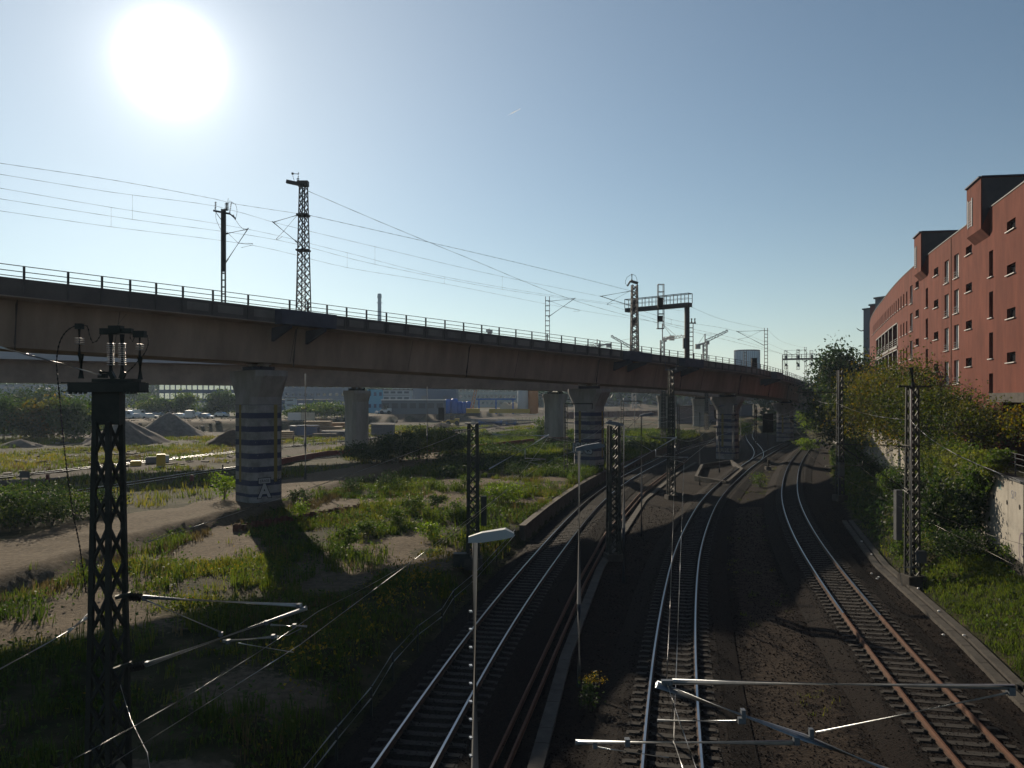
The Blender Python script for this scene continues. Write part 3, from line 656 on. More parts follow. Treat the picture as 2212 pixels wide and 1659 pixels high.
# other sides and roof
e0, e1 = Fp(22, 0), Fp(150, 0); bk = Vector((13, -3, 0))
ptsR = [Fp(y, ZP-.35) for y in yb]
for i in range(len(yb)-1): r.add([ptsR[i], ptsR[i+1], ptsR[i+1]+bk, ptsR[i]+bk], [(0,1,2,3)])
for y in (22, 150):
    p = Fp(y, 3.5); q = Fp(y, ZP); r.add([p, q, q+bk, p+bk], [(0,1,2,3)])
for i in range(len(yb)-1): r.add([Fp(yb[i],3.5)+bk, Fp(yb[i+1],3.5)+bk, Fp(yb[i+1],ZP)+bk, Fp(yb[i],ZP)+bk], [(0,1,2,3)])
r.build('wall', 'red', bl)
r = MB()
for i in range(len(yb)-1): r.bar(Fp(yb[i], ZP+.04, -.12), Fp(yb[i+1], ZP+.04, -.12), .34, .08)
r.build('roof_coping', 'greyp', bl)
M['clad'] = mat('dark_metal_cladding', (.018,.012,.014), .45, c2=(.04,.025,.026), sc_=.8); simple('logframe', (.24,.23,.22), .6); simple('sill', (.42,.40,.38), .5)
nwin = 0
for w_ in sorted(wins, key=lambda q: q[0]):
    y0, y1, z0, z1, k = w_
    if k == 'void':
        f = MB(); f.add([Fp(y0,z0,-3.9),Fp(y1,z0,-3.9),Fp(y1,z1,-3.9),Fp(y0,z1,-3.9)], [(0,1,2,3)]); f.build('garage_opening', 'dark', bl)
        f = MB(); f.bar(Fp(y0-.6, z1+.32, .25), Fp(y1+.2, z1+.32, .25), 1.0, .6); f.build('lintel', 'trough', bl)
        for yy in (43.5, 48): f = MB(); f.bar(Fp(yy, 5, -.8), Fp(yy, z1, -.8), .25); f.build('column', 'greyp', bl)
        continue
    dp = {'small': .24, 'slim': .26, 'french': .2, 'log': 1.2}[k]; f = MB()
    a, b2, c3, d3 = Fp(y0+.02,z0+.02,-dp), Fp(y1-.02,z0+.02,-dp), Fp(y1-.02,z1-.02,-dp), Fp(y0+.02,z1-.02,-dp)
    fw = .09 if k != 'log' else .14; up = Vector((0,0,1))
    if k == 'log':
        f.bar(Fp(y0,z0,-.05), Fp(y0,z1,-.05), .14); f.bar(Fp(y0,z0-.05,.02), Fp(y1,z0-.05,.02), .16, .24); f.bar(Fp(y0,z1+.02,.02), Fp(y1,z1+.02,.02), .12, .12)
        for hh in (.25,.5,.75,1.0): f.bar(Fp(y0,z0+hh,-.1), Fp(y1,z0+hh,-.1), .04)
    else:
        for p, q in ((a,b2),(b2,c3),(c3,d3),(d3,a)): f.bar(p, q, fw)
        if k == 'french': f.bar((a+b2)/2, (c3+d3)/2, fw)
    fo = f.build('loggia' if k == 'log' else 'window', {'french':'white','log':'logframe'}.get(k,'rweb'), bl)
    g_ = MB(); dd = dp+.02; g_.add([Fp(y0+.02,z0+.02,-dd),Fp(y1-.02,z0+.02,-dd),Fp(y1-.02,z1-.02,-dd),Fp(y0+.02,z1-.02,-dd)], [(0,1,2,3)])
    g_.build('pane', 'glass' if k == 'french' else 'glassd', fo)
    if k != 'log':
        s_ = MB(); s_.bar(Fp(y0-.06, z0-.035, .02), Fp(y1+.06, z0-.035, .02), .2, .06); s_.build('sill', 'sill', fo)
    if k == 'french':
        s_ = MB()
        for hh in (.12, .3, .5): s_.bar(Fp(y0, z0+hh, .05), Fp(y1, z0+hh, .05), .03)
        s_.build('guard_rail', 'greyp', fo)
for (Ya, Yb2) in ((54.9, 58.3), (73.2, 76.3)):
    r = MB(); za, zt = 20.9, 25.15
    A0, A1 = Fp(Ya, 0, .55), Fp(Yb2, 0, .55); B0, B1 = Fp(Ya,0,-.0)+Vector((9,-1.2,0)), Fp(Yb2,0,-.0)+Vector((9,-1.2,0))
    C0, C1 = Fp(Ya, 0, .0), Fp(Yb2, 0, .0)
    def z_(p, z): return Vector((p.x, p.y, z))
    vs = [z_(A0,za+.6),z_(A1,za+.6),z_(C1,za),z_(C0,za),z_(A0,zt),z_(A1,zt),z_(B1,zt),z_(B0,zt),z_(B1,ZP-.3),z_(B0,ZP-.3),z_(C1,ZP-.3),z_(C0,ZP-.3)]
    r.add(vs, [(0,1,5,4),(0,3,2,1),(4,5,6,7),(0,4,7,9,11,3),(1,2,10,8,6,5),(7,6,8,9)])
    ob = r.build('roof_box', 'red', bl)
    g_ = MB(); s_ = Vector((0, -.03, 0)); e_ = (B0-A0)*.006
    g_.add([z_(A0+e_,za+.75)+s_, z_(C0,ZP)+s_, z_(B0,ZP)+s_, z_(B0,zt-.06)+s_, z_(A0+e_,zt-.06)+s_], [(0,1,2,3,4)]); g_.build('side_cladding', 'clad', ob)
    g_ = MB(); 
    for i in range(10): g_.bar(Fp(Ya+2.0, za+1.3+i*.2, .58), Fp(Yb2-.5, za+1.3+i*.2, .58), .03, .07)
    g_.bar(Fp(Ya+1.95, za+1.2, .57), Fp(Ya+1.95, za+3.3, .57), .08); g_.bar(Fp(Yb2-.45, za+1.2, .57), Fp(Yb2-.45, za+3.3, .57), .08)
    g_.build('vent_grille', 'galvd', ob)
    g_ = MB()
    for p, q in ((A0,A1),(A0,B0),(A1,B1)): g_.bar(z_(p,zt+.05), z_(q,zt+.05), .3, .1)
    g_.build('coping', 'navy', ob)
r = MB(); r.bar(Fp(64.7, 6, .02), Fp(64.7, ZP-.1, .02), .05); r.build('expansion_joint', 'rweb', bl)
# blocks behind its far end
def block(name, label, x, y, wx, wy, z0, z1, rz, mcol, wrow, wcol, wmat='glassd', wsz=(1.2,1.5), cat='building', group=None, fr='white', roof=None, ledge=True):
    root = empty(name, (x, y, z0), label, cat, group); root.rotation_euler = (0,0,rz)
    def put(nm, mb, mm):
        me = bpy.data.meshes.new(nm); me.from_pydata(mb.v, [], mb.f); me.materials.append(M[mm]); o = bpy.data.objects.new(nm, me); COL.objects.link(o); o.parent = root; return o
    H = z1-z0; b_ = MB(); b_.box((0,0,H/2),(wx,wy,H)); put('wall', b_, mcol)
    b_ = MB(); b_.box((0,0,H+.15),(wx+.4,wy+.4,.3)); put('roof', b_, roof or 'greyp')
    if ledge:
        for i in range(wrow):
            b_ = MB(); b_.box((0,-wy/2-.08,H*(i+.12)/wrow),(wx,.16,.18)); put('ledge', b_, fr)
    n_ = 0; rest = MB()
    for i in range(wrow):
        for j in range(wcol):
            cx = -wx/2+wx*(j+.5)/wcol; cz = H*(i+.6)/wrow; b_ = MB() if n_ < 90 else rest
            b_.box((cx,-wy/2-.02,cz),(wsz[0],.06,wsz[1])); n_ += 1
            if b_ is not rest: put('window', b_, wmat)
    if rest.v: o = put('windows', rest, wmat); o['kind'] = 'stuff'
    return root
simple('blk_red', (.16,.06,.05), .85); simple('blk_grey', (.12,.13,.15), .8); simple('blk_blue', (.06,.09,.16), .7); simple('blk_slate', (.10,.13,.18), .7)
simple('blk_lblue', (.12,.35,.50), .6); simple('blk_white', (.42,.44,.46), .7); simple('blk_beige', (.33,.33,.30), .8); simple('blue_steel', (.03,.12,.42), .5); simple('yel', (.45,.30,.04), .6); simple('orange', (.45,.18,.05), .7); simple('silo_white', (.5,.5,.5), .5); simple('brick_red', (.28,.06,.04), .8)
block('stair_tower', 'dark red tower block with small balconies peeking past the far end of the red building', 71.3, 143, 4, 8, 0, 26.7, .45, 'blk_red', 7, 2, wsz=(1.1,1.6))
block('office_block', 'narrow grey slab just left of the red building, farthest of the roofs there', 79.0, 163, 3.5, 8, 0, 28.2, .45, 'blk_grey', 7, 2)
block('roof_plant_room', 'grey plant room on the roof at the far end of the red building', 66.5, 134, 4.5, 4, 21.5, 26.6, .4, 'blk_grey', 1, 2, cat='plant room', ledge=False)
# ---------------------------------------------------------------- retaining wall at right
wl = empty('retaining_wall', (float(XW(45)), 45, 1), 'tall retaining wall of pale concrete panels with round holes and graffiti, right of tracks', 'wall')
def Wp(Y, z, d=0.0): 
    dx = float(XW(Y+.5)-XW(Y-.5)); n = Vector((-1, dx, 0)).normalized(); return Vector((float(XW(Y)), Y, z))+n*d
ZWT = 5.45
r = MB(); Y = 12.0; k = 0; seams = []
while Y < 160:
    Y2 = Y+2.35; o_ = .004*(k % 3)
    a, b2 = Wp(Y+.02, 0, o_), Wp(Y2-.02, 0, o_); a2, b3 = Wp(Y+.02,0,-.5), Wp(Y2-.02,0,-.5)
    r.prism([(a.x,a.y),(b2.x,b2.y),(b3.x,b3.y),(a2.x,a2.y)], 1.75, ZWT); 
    seams.append((Y, Y2)); Y = Y2; k += 1
r.build('panel', 'wallp', wl)
r = MB()
for k, (a_, b_) in enumerate(seams):
    a, b2 = Wp(a_, 0, -.08), Wp(b_, 0, -.08); a2, b3 = Wp(a_,0,-.45), Wp(b_,0,-.45); r.prism([(a.x,a.y),(b2.x,b2.y),(b3.x,b3.y),(a2.x,a2.y)], 0, ZWT-.1)
r.build('base_wall', 'trough', wl)
r = MB(); pts = [Wp(y, ZWT+.0, -.2) for y in np.arange(12, 160, 2.0)]
for i in range(len(pts)-1): r.bar(pts[i]+Vector((0,0,.06)), pts[i+1]+Vector((0,0,.06)), .62, .1)
r.build('coping', 'greyp', wl)
for (y, z) in ((33.6,4.35),(36.0,4.3),(38.0,4.25),(40.4,4.2),(31.2,4.4),(29,4.4)):
    q = MB(); p = Wp(y, z, .016); n = (Wp(y,z,1)-Wp(y,z,0)).normalized(); q.tube([p-n*.2, p], .13, 14); q.build('weep_hole', 'dark', wl)
def wall_decal(me, m, Y, z):
    p = Wp(Y, z, .022); t_ = (Wp(Y-1, 0)-Wp(Y+1, 0)).normalized(); n = (Wp(Y,0,1)-Wp(Y,0,0)).normalized()
    R = Matrix((t_, Vector((0,0,1)), n)).transposed()
    me.transform(Matrix.Translation(p) @ R.to_4x4()); me.materials.append(M[m]); me.name = 'graffito'
    o = bpy.data.objects.new('graffito', me); COL.objects.link(o); o.parent = wl; me.transform(Matrix.Translation(-org(wl)))
wall_decal(text_mesh('SiE', .62, -.015), 'paint_teal', 39.2, 4.75); wall_decal(text_mesh('S1?', .6, -.018), 'paint_blue', 36.9, 4.55)
rs = random.Random(5)
def swirl(seed, col, Y, z, R=.5, wdt=.1, lay=.0):
    rr = random.Random(seed); m_ = MB(); pts = []; a = rr.uniform(0, 6); 
    for i in range(26):
        a += rr.uniform(.1, .55); q = R*(.3+.7*i/26); pts.append(Vector((math.cos(a)*q*.8, math.sin(a)*q*1.2, lay)))
    for i in range(25): m_.bar(pts[i], pts[i+1], wdt, .006, up=(0,0,1))
    me = bpy.data.meshes.new('graffito'); me.from_pydata(m_.v, [], m_.f); wall_decal(me, col, Y, z)
def blob(seed, col, Y, z, R, lay=0.0):
    rr = random.Random(seed); m_ = MB(); n = 18; m_.add([(math.cos(i*2*math.pi/n)*R*rr.uniform(.6,1.1), math.sin(i*2*math.pi/n)*R*1.3*rr.uniform(.6,1.1), lay) for i in range(n)], [tuple(range(n))])
    me = bpy.data.meshes.new('graffito'); me.from_pydata(m_.v, [], m_.f); wall_decal(me, col, Y, z)
k = 0
for Y, z, R, col in ((34.4,3.0,.42,'paint_violet'),(33.9,2.4,.5,'paint_blue'),(33.2,3.6,.6,'paint_blue'),(32.8,2.6,.7,'paint_violet'),(31.5,3.4,.8,'paint_blue'),(30.5,2.7,.7,'paint_teal')):
    blob(k, col, Y, z, R, .002*k); swirl(k+50, 'paint_black' if k % 2 else 'paint_silver', Y, z, R, .07, .016+.002*k); k += 1
wall_decal(text_mesh('W', .7, 0), 'paint_violet', 35.2, 2.1); swirl(99, 'paint_yellow', 32.2, 3.0, .4, .06, .032)
swirl(98, 'paint_violet', 35.6, 2.5, .7, .035, .004)
# railing on the wall
rl = empty('wall_railing', (*Wp(30, ZWT)[:2], ZWT+.1), 'grey metal railing on top of the graffitied wall at the right edge', 'railing')
r = MB()
pts = [Wp(y, ZWT+.1, -.35) for y in np.arange(14, 42, 2.0)]
for h in (.3,.6,.9,1.12):
    for i in range(len(pts)-1): r.bar(pts[i]+Vector((0,0,h)), pts[i+1]+Vector((0,0,h)), .022)
r.build('rails', 'greyp', rl)
for p in pts: r = MB(); r.bar(p, p+Vector((0,0,1.14)), .045); r.build('post', 'greyp', rl)
# handrail left of the left track
hp = [(5,-6.5),(12,-5.8),(17,-5.2),(20.8,-4.74),(23.7,-4.33),(26.9,-4.16),(30,-3.67),(32.5,-2.95),(35.5,-2.7),(39,-1.9),(45,-.9),(51.8,.2)]
hr = empty('handrail', (-4.4, 23.7, -.2), 'low weathered two-bar handrail zigzagging along the weeds left of the left track', 'handrail'); r = MB()
for i in range(len(hp)-1):
    a = Vector((hp[i][1], hp[i][0], .52)); b2 = Vector((hp[i+1][1], hp[i+1][0], .52)); r.tube([a, b2], .022, 6); r.tube([a-Vector((0,0,.34)), b2-Vector((0,0,.34))], .022, 6)
r.build('bars', 'galv', hr)
for y, x in hp: r = MB(); r.bar((x, y, tz(x,y)-.2), (x, y, .55), .07); r.build('post', 'steel', hr)
# ---------------------------------------------------------------- masts, cantilevers, lamps
def lattice(mb, x, y, z0, z1, wb, wt, step=.7, rz=0, leg=.09, br=.05, xbr=True, depth=None):
    R = Matrix.Rotation(rz, 3, 'Z'); db = (depth or 1)
    def c(z, i, j):
        w_ = wb+(wt-wb)*(z-z0)/(z1-z0); return Vector((x, y, z))+R @ Vector((i*w_/2, j*w_*db/2, 0))
    for i in (-1, 1):
        for j in (-1, 1): mb.bar(c(z0,i,j), c(z1,i,j), leg)
    n = max(2, int((z1-z0)/step)); zs = [z0+(z1-z0)*k/n for k in range(n+1)]
    for k in range(n):
        for (a, b) in (((-1,-1),(1,-1)),((1,-1),(1,1)),((1,1),(-1,1)),((-1,1),(-1,-1))):
            if xbr: mb.bar(c(zs[k],*a), c(zs[k+1],*b), br); mb.bar(c(zs[k],*b), c(zs[k+1],*a), br)
            elif k % 2: mb.bar(c(zs[k],*a), c(zs[k+1],*b), br)
            else: mb.bar(c(zs[k],*b), c(zs[k+1],*a), br)
def ladder(mb, x, y, z0, z1, w_, step=.55, rz=0, leg=.1, dp=.14):
    R = Matrix.Rotation(rz, 3, 'Z')
    for i in (-1, 1):
        o = R @ Vector((i*w_/2, 0, 0)); a = Vector((x, y, z0))+o; mb.box(((a.x), a.y, (z0+z1)/2), (leg*.6, dp, z1-z0), rz)
    z = z0+.3
    while z < z1-.1: mb.box((x, y, z), (w_, dp*.8, .09), rz); z += step
def insul(mb, a, b, r=.07, n=5):
    a = Vector(a); b = Vector(b); mb.tube([a, b], r*.45, 8); d = (b-a)
    for i in range(n):
        p = a+d*((i+.5)/n); e = d.normalized()*(d.length/n*.22); mb.tube([p-e, p, p+e], [r*.5, r, r*.5], 10)
def cantilever(parent, foot_top, foot_low, tip, contact, r=.035, m='galvd', drop=True):
    """foot_top, foot_low on the mast; tip = messenger support; contact = contact wire position"""
    ft, fl, tp, cw = map(Vector, (foot_top, foot_low, tip, contact))
    q = MB(); i0 = ft+(tp-ft).normalized()*.45; q.tube([i0, tp], r*.8, 8); j0 = fl+(tp-fl).normalized()*.45; q.tube([j0, tp+(tp-fl).normalized()*.12], r, 8)
    q.tube([i0+(tp-ft)*.04, j0+(tp-j0)*.55], r*.45, 6)
    co = q.build('cantilever', m, parent)
    for A_, B_ in ((ft, i0), (fl, j0)): q = MB(); insul(q, A_, B_, r*2.2); q.build('insulator', 'cable', co)
    k = j0+(tp-j0)*.62; side = Vector((cw.x-fl.x, cw.y-fl.y, 0)).normalized()
    e = Vector((cw.x, cw.y, cw.z+.32))+side*.25
    q = MB(); q.tube([Vector((k.x,k.y,min(k.z-.05, e.z+.05))), e], r*.7, 6); q.bar(k, Vector((k.x,k.y,e.z)), .04); q.tube([e-side*1.0*0+Vector((0,0,-.05)), e+Vector((0,0,-.12)), Vector(cw)+side*(-.0)], r*.35, 5)
    q.tube([e-side*.3+Vector((0,0,-.02)), cw-side*.9+Vector((0,0,.22)), cw], r*.35, 5); q.build('steady_arm', m, co)
    return co
GM = 'catenary masts beside the tracks'; GV = 'catenary masts on the viaduct'
# foreground lattice mast at left (base below the frame)
Ym = 14.0; cx = (108.5-512)/FPX*Ym
fm = empty('catenary_mast', (cx, Ym, .1), 'big dark lattice mast in the left foreground carrying an insulator platform', 'mast', GM)
q = MB(); q.mi = 0; lattice(q, cx, Ym, .1, 9.0, .54, .30, .62, -.305, .085, .04, True); q.build('lattice_frame', 'steel', fm)
q = MB(); q.box((cx, Ym, .15), (1.3,1.3,.6)); q.build('foundation', 'trough', fm)
q = MB(); q.box((cx, Ym, 9.28), (.50,.22,.66)); q.box((cx, Ym-.16, 9.62), (1.26,.06,.16)); q.box((cx, Ym+.16, 9.62), (1.26,.06,.16)); q.box((cx-.62,Ym,9.62),(.05,.36,.18)); q.box((cx+.62,Ym,9.62),(.05,.36,.18)); q.box((cx,Ym,9.705),(1.26,.34,.02)); 
for s_ in (-1,1): q.tube([(cx+s_*.62,Ym-.17,9.71),(cx+s_*.76,Ym-.17,9.71)],.012,5); q.tube([(cx+s_*.62,Ym-.17,9.55),(cx+s_*.76,Ym-.17,9.55)],.012,5)
for i in range(4): q.box((cx-.58+i*.09, Ym-.2, 9.53), (.04,.05,.05)); q.box((cx+.38+i*.07, Ym-.2, 9.53), (.04,.05,.05))
q.build('platform', 'steel', fm)
def Fm(dx, dy): return D(dx, dy, Ym)
def isolator(name, px, y0, y1, sh0, sh1, n, r=.085, body=.04):
    o = MB(); a, b = Fm(px, y1), Fm(px, y0); o.tube([a, b], body, 8); oo = o.build(name, 'cable', fm)
    o = MB(); a, b = Fm(px, sh1), Fm(px, sh0)
    for i in range(n):
        p = a+(b-a)*((i+.5)/n); o.lathe(p, [(body*1.02,-.010),(r,-.004),(r,.001),(body*1.02,.006)], 14)
    o.build('insulator_sheds', 'porc', oo)
isolator('switch_insulator', 239.5, 722, 812, 740, 790, 11, .072, .045); isolator('switch_insulator', 264, 722, 812, 740, 790, 11, .072, .045)
isolator('post_insulator', 171.5, 703, 770, 728, 745, 4, .085, .028); isolator('post_insulator', 302, 715, 775, 742, 757, 4, .075, .028)
q = MB(); q.tube([Fm(175,765), Fm(175.5,818)], .055, 8); q.tube([Fm(302.5,772), Fm(303,820)], .05, 8); q.box(Fm(302,722), (.2,.12,.12)); q.box(Fm(171.5,705),(.12,.1,.1)); q.build('post', 'steel', fm)
q = MB(); q.box(Fm(236,716)+Vector((0,0,0)), (.30,.12,.11)); q.box(Fm(268,715), (.3,.11,.09)); q.box(Fm(251,711), (.22,.16,.12)); q.tube([Fm(224,714), Fm(218,713)], .015, 6); q.build('disconnector_head', 'steel', fm)
q = MB(); q.tube([Fm(216,803), Fm(240,806)], .03, 6); q.tube([Fm(218,803), Fm(218,812)], .04, 6); q.box(Fm(222,812), (.14,.1,.08)); q.bar(Fm(246,818), Fm(238,803), .08); q.bar(Fm(262,818), Fm(268,803), .08); q.box(Fm(252,822), (.75,.3,.06)); q.build('switch_drive', 'steel', fm)
def cab(pts, r=.016, parent=fm, name='cable', m='cable', smooth=True):
    P = [Fm(*p) if len(p) == 2 else Vector(p) for p in pts]
    if smooth: P = resline(P, .08)
    q = MB(); q.tube(P, r, 6); return q.build(name, m, parent)
cab([(179,702),(170,702),(150,710),(133,730),(124,760),(123,800),(128,850),(134,920),(145,1020),(158,1110),(172,1180),(186,1280)], .016)
cab([(171,703),(188,704),(193,722),(200,740),(209,737),(218,722),(224,714)], .012)
cab([(279,717),(288,719),(290,730),(286,738),(281,730),(281,722),(296,722)], .01)
cab([(306,717),(318,724),(320,745),(311,765),(298,780),(285,795),(272,806)], .012)
q = MB()
for p, u2 in ((Fm(245,712), Fm(252,705)), (Fm(262,711), Fm(252,705))): q.tube([p, u2], .006, 5)
q.tube([Fm(252,705), Fm(273,678)], .005, 5); q.build('spike_rod', 'wire', fm)
def Fc(dx, dy): return D(dx, dy, Ym)
for A_, B_ in ((Fc(255,1288)+Vector((0,-.1,0)), Fc(283,1282)), (Fc(250,1443)+Vector((0,-.1,0)), Fc(285,1432))): q = MB(); q.bar(A_, B_, .09, .06); q.build('bracket', 'steel', fm)
ca_ = MB(); ca_.tube([Fc(308,1290), Fc(652,1308)], .04, 10); ca_.tube([Fc(315,1436), Fc(662,1313)], .046, 10); ca_.tube([Fc(312,1295), Fc(478,1366)], .015, 6); ca_.tube([Fc(585,1350), Fc(663,1353)], .022, 8); ca_.tube([Fc(482,1385), Fc(598,1375)], .027, 8)
co = ca_.build('cantilever', 'galv', fm, smooth=True)
q = MB(); q.tube([Fc(515,1389), Fc(634,1409)], .01, 6); q.tube([Fc(598,1375), Fc(622,1372), Fc(650,1358)], .012, 6); q.build('steady_arm', 'galv', co)
for A_, B_ in ((Fc(280,1289), Fc(306,1291)), (Fc(283,1443), Fc(312,1437))): q = MB(); insul(q, A_, B_, .085, 4); q.build('insulator', 'cable', co)
for p in ((477,1370),(645,1308),(575,1345),(636,1352),(590,1375),(312,1293),(318,1433),(493,1386)): q = MB(); q.box(Fc(*p), (.06,.08,.07)); q.build('clamp', 'galvd', co)
def wire(pts, label, r=.012, m='wire', group='overhead wires', name='overhead_wire', sag=0.0, parts=None, cat='wire'):
    P = [Vector(p) for p in pts]
    if len(P) == 2 and sag:
        a, b = P; n = 14; P = [a+(b-a)*(i/n)-Vector((0,0,sag*4*(i/n)*(1-i/n))) for i in range(n+1)]
    elif len(P) > 2 and sag == 0: P = resline(P, max(1.0, (P[0]-P[-1]).length/60))
    q = MB(); q.tube(P, r, 5); o = q.build(name, m); tag(o, label, cat, group); return o, P
wire([D(0,1445,11.5), D(150,1362,13.2), D(190,1326,Ym)], 'anchor wire running down-left from the foreground mast out of the left edge', .012, 'wireb')
q = MB(); q.tube([D(148,1363,13.2), D(186,1336,13.9)], .035, 8); o = q.build('wire_insulator', 'galv'); tag(o, 'silver tension rod on the anchor wire left of the foreground mast', 'insulator')
wire([D(0,750,12.0), D(60,766,12.5), D(140,788,13.3), D(218,810,13.9)], 'thick cable coming in from the left edge to the mast platform', .018, 'wireb')
wire([D(260,1480,Ym), D(285,1560,12.6), D(318,1625,11.5), D(330,1700,11)], 'loose wire hanging from the foreground mast toward the bottom edge', .008, 'wireb')
# near cantilever at bottom right; its mast stands just outside the right edge
nm = empty('catenary_mast', (6.95, 9.5, -.5), 'mast just outside the right edge whose grey tube cantilever crosses the bottom right corner', 'mast', GM)
q = MB(); lattice(q, 6.95, 9.5, -.5, 8.8, .6, .4, .7, 0, .08, .045); q.build('lattice_frame', 'steel', nm)
def Nr(dx, dy, Y=9.5): return D(dx, dy, Y)
q = MB(); q.tube([Nr(1452,1472), Nr(2190,1484)], .038, 12); q.tube([Nr(1418,1478), Nr(1735,1592), Nr(1990,1690), Nr(2120,1740)], .046, 12); q.tube([Nr(1762,1582), Nr(2180,1496)], .014, 8); q.tube([Nr(1243,1603), Nr(1712,1604)], .034, 10); q.tube([Nr(1420,1556), Nr(1590,1558)], .017, 8); co = q.build('cantilever', 'galv', nm, smooth=True)
q = MB(); q.tube([Nr(1290,1614), Nr(1445,1637)], .009, 6); q.tube([Nr(1455,1490), Nr(1452,1556)], .006, 5); q.build('steady_arm', 'galv', co)
q = MB(); q.box(Nr(1440,1474), (.13,.06,.06)); q.build('clamp', 'galvd', co); q = MB(); q.box(Nr(1720,1600), (.07,.07,.09)); q.build('clamp', 'galvd', co); q = MB(); q.box(Nr(1752,1585), (.05,.06,.13)); q.build('clamp', 'galvd', co); q = MB(); q.box(Nr(1355,1603),(.06,.08,.09)); q.build('clamp', 'galvd', co); q = MB(); q.box(Nr(1602,1556),(.09,.06,.07)); q.build('clamp', 'galvd', co); q = MB(); q.box(Nr(1605,1540),(.05,.08,.09)); q.build('clamp', 'galvd', co); q = MB(); q.box(Nr(2183,1492),(.08,.08,.1)); q.build('clamp', 'galvd', co); q = MB(); q.box(Nr(1285,1609),(.05,.06,.08)); q.build('clamp', 'galvd', co)
for A_, B_ in ((Nr(2195,1484), Nr(2290,1486)), (Nr(2120,1740), Nr(2220,1780))): q = MB(); insul(q, A_, B_, .07, 6); q.build('insulator', 'cable', co)
# lattice masts beside tracks
def big_mast(x, y, z0, z1, label, wb=.62, wt=.42, rz=.2, found=True, box=False, group=GM, m='steel', step=.62, leg=.1, br=.055):
    root = empty('catenary_mast', (x, y, z0), label, 'mast', group)
    q = MB(); lattice(q, x, y, z0, z1, wb, wt, step, rz, leg, br); q.build('lattice_frame', m, root)
    if found: q = MB(); q.box((x, y, z0+.12), (1.0,1.0,.6), rz); q.build('foundation', 'trough', root)
    return root
m2 = big_mast(6.2, 47, -.5, 7.7, 'dark lattice mast between the spare rails and the middle track, beside a lamp post', .62, .52, .15, leg=.17, br=.06, step=.55)
cantilever(m2, W(612,436,47)+Vector((.3,0,0)), W(618,471,47), W(675,438,47.3), (10.5, 47, 5.45), .04, 'galv')
m5 = big_mast(-2.15, 42.4, .2, 8.0, 'dark lattice mast with tensioning wheel in the grass left of the left track', .56, .44, .1, leg=.17, br=.06, step=.55)
q = MB()
for k in range(16):
    a = k*math.pi/8; b = (k+1)*math.pi/8; c0 = Vector((-1.65, 42.2, 6.1)); q.bar(c0+Vector((math.cos(a)*.12, 0, math.sin(a)*.42)), c0+Vector((math.cos(b)*.12, 0, math.sin(b)*.42)), .05)
    if k % 4 == 0: q.bar(c0, c0+Vector((math.cos(a)*.12,0,math.sin(a)*.42)), .03)
q.build('tension_wheel', 'steel', m5)
q = MB(); q.box((-1.55,42.3,3.2),(.3,.3,1.6)); q.build('tension_weight', 'steel', m5); q = MB(); q.box((-2.75,42.2,.55),(.9,.6,.7)); q.build('counterweight_block', 'steel', m5)
cantilever(m5, W(484,434,42.4), W(482,473,42.4), W(547,436,42.6), (1.6, 42.4, 5.7), .038, 'galv')
m3 = big_mast(15.5, 75, -.5, 12.1, 'tall slim lattice mast on dark footing between left and middle tracks, topped by small insulators', .62, .34)
cantilever(m3, (15.1,75,7.2),(15.1,75,5.0),(9.4,75,7.2),(9.3,75,5.6), .035, 'galvd'); cantilever(m3, (15.9,75,7.2),(15.9,75,5.0),(19.6,75.3,7.2),(19.9,75,5.6), .035, 'galvd')
q = MB(); 
for s_ in (-.45,.45): q.tube([(15.5+s_,75,12.1),(15.5+s_*1.3,75,12.9)],.05,6)
q.bar((14.9,75,12.1),(16.1,75,12.1),.1); q.build('insulator','galvd',m3)
m9 = big_mast(29.5, 150, 0, 12.2, 'lattice mast in front of the plain pier on a reddish pedestal, beyond the left track', .8, .5, leg=.12, br=.07)
cantilever(m9, (30,150,7.2),(30,150,5.0),(34.5,150,7.2),(35,150,5.6), .05, 'galvd')
m10 = big_mast(50, 198, 0, 11.5, 'lattice mast in front of the rear pier with black angular graffiti', .8, .5, leg=.13, br=.08)
m11 = big_mast(21.0, 40.4, -.3, 10.0, 'lattice mast at the foot of the ivy wall with white edge and control box', .50, .38, .1)
q = MB(); q.box((20.79,40.12,4.8),(.05,.08,10.1)); q.build('pale_leg', 'galv', m11)
q = MB(); q.box((21.25,40.0,1.15),(.42,.3,.62)); q.build('control_box', 'greyp', m11); q = MB(); q.box((20.15,40.2,3.3),(.32,.3,2.6)); q.build('cabinet', 'greyp', m11)
q = MB(); q.tube([(20.9,40.1,10.0),(20.8,40.1,11.0)],.12,8); q.bar((20.2,40.3,10.0),(21.9,40.3,10.0),.1); q.build('insulator', 'steel', m11)
q = MB(); q.tube([(20.3,40,-.5),(20.0,39.8,.6),(20.6,39.5,.75),(21.5,39.7,.7)],.03,6); q.build('conduit','galvd',m11)
cantilever(m11, (20.9,40.4,6.85), (20.9,40.4,4.4), W(838,444,40.4), (16.7,40.4,5.5), .045, 'steel')
m12 = big_mast(31.3, 73.5, -.3, 12.0, 'lattice mast in the shade below the dark tree, right of the right track', .52, .3, leg=.09)
q = MB(); q.box((31.08,73.3,6),(.05,.06,12)); q.build('pale_leg','galvd',m12)
q = MB(); q.box((31.2,73.0,2.6),(.5,.4,1.2)); q.build('control_box','greyp',m12)
cantilever(m12, (31,73.5,7.2),(31,73.5,5.0),(26.6,73.5,7.2),(26.4,73.5,5.6), .045, 'steel'); q = MB(); q.bar((31,73.3,9.9),(27,73.3,9.9),.1); q.build('cross_arm','steel',m12)
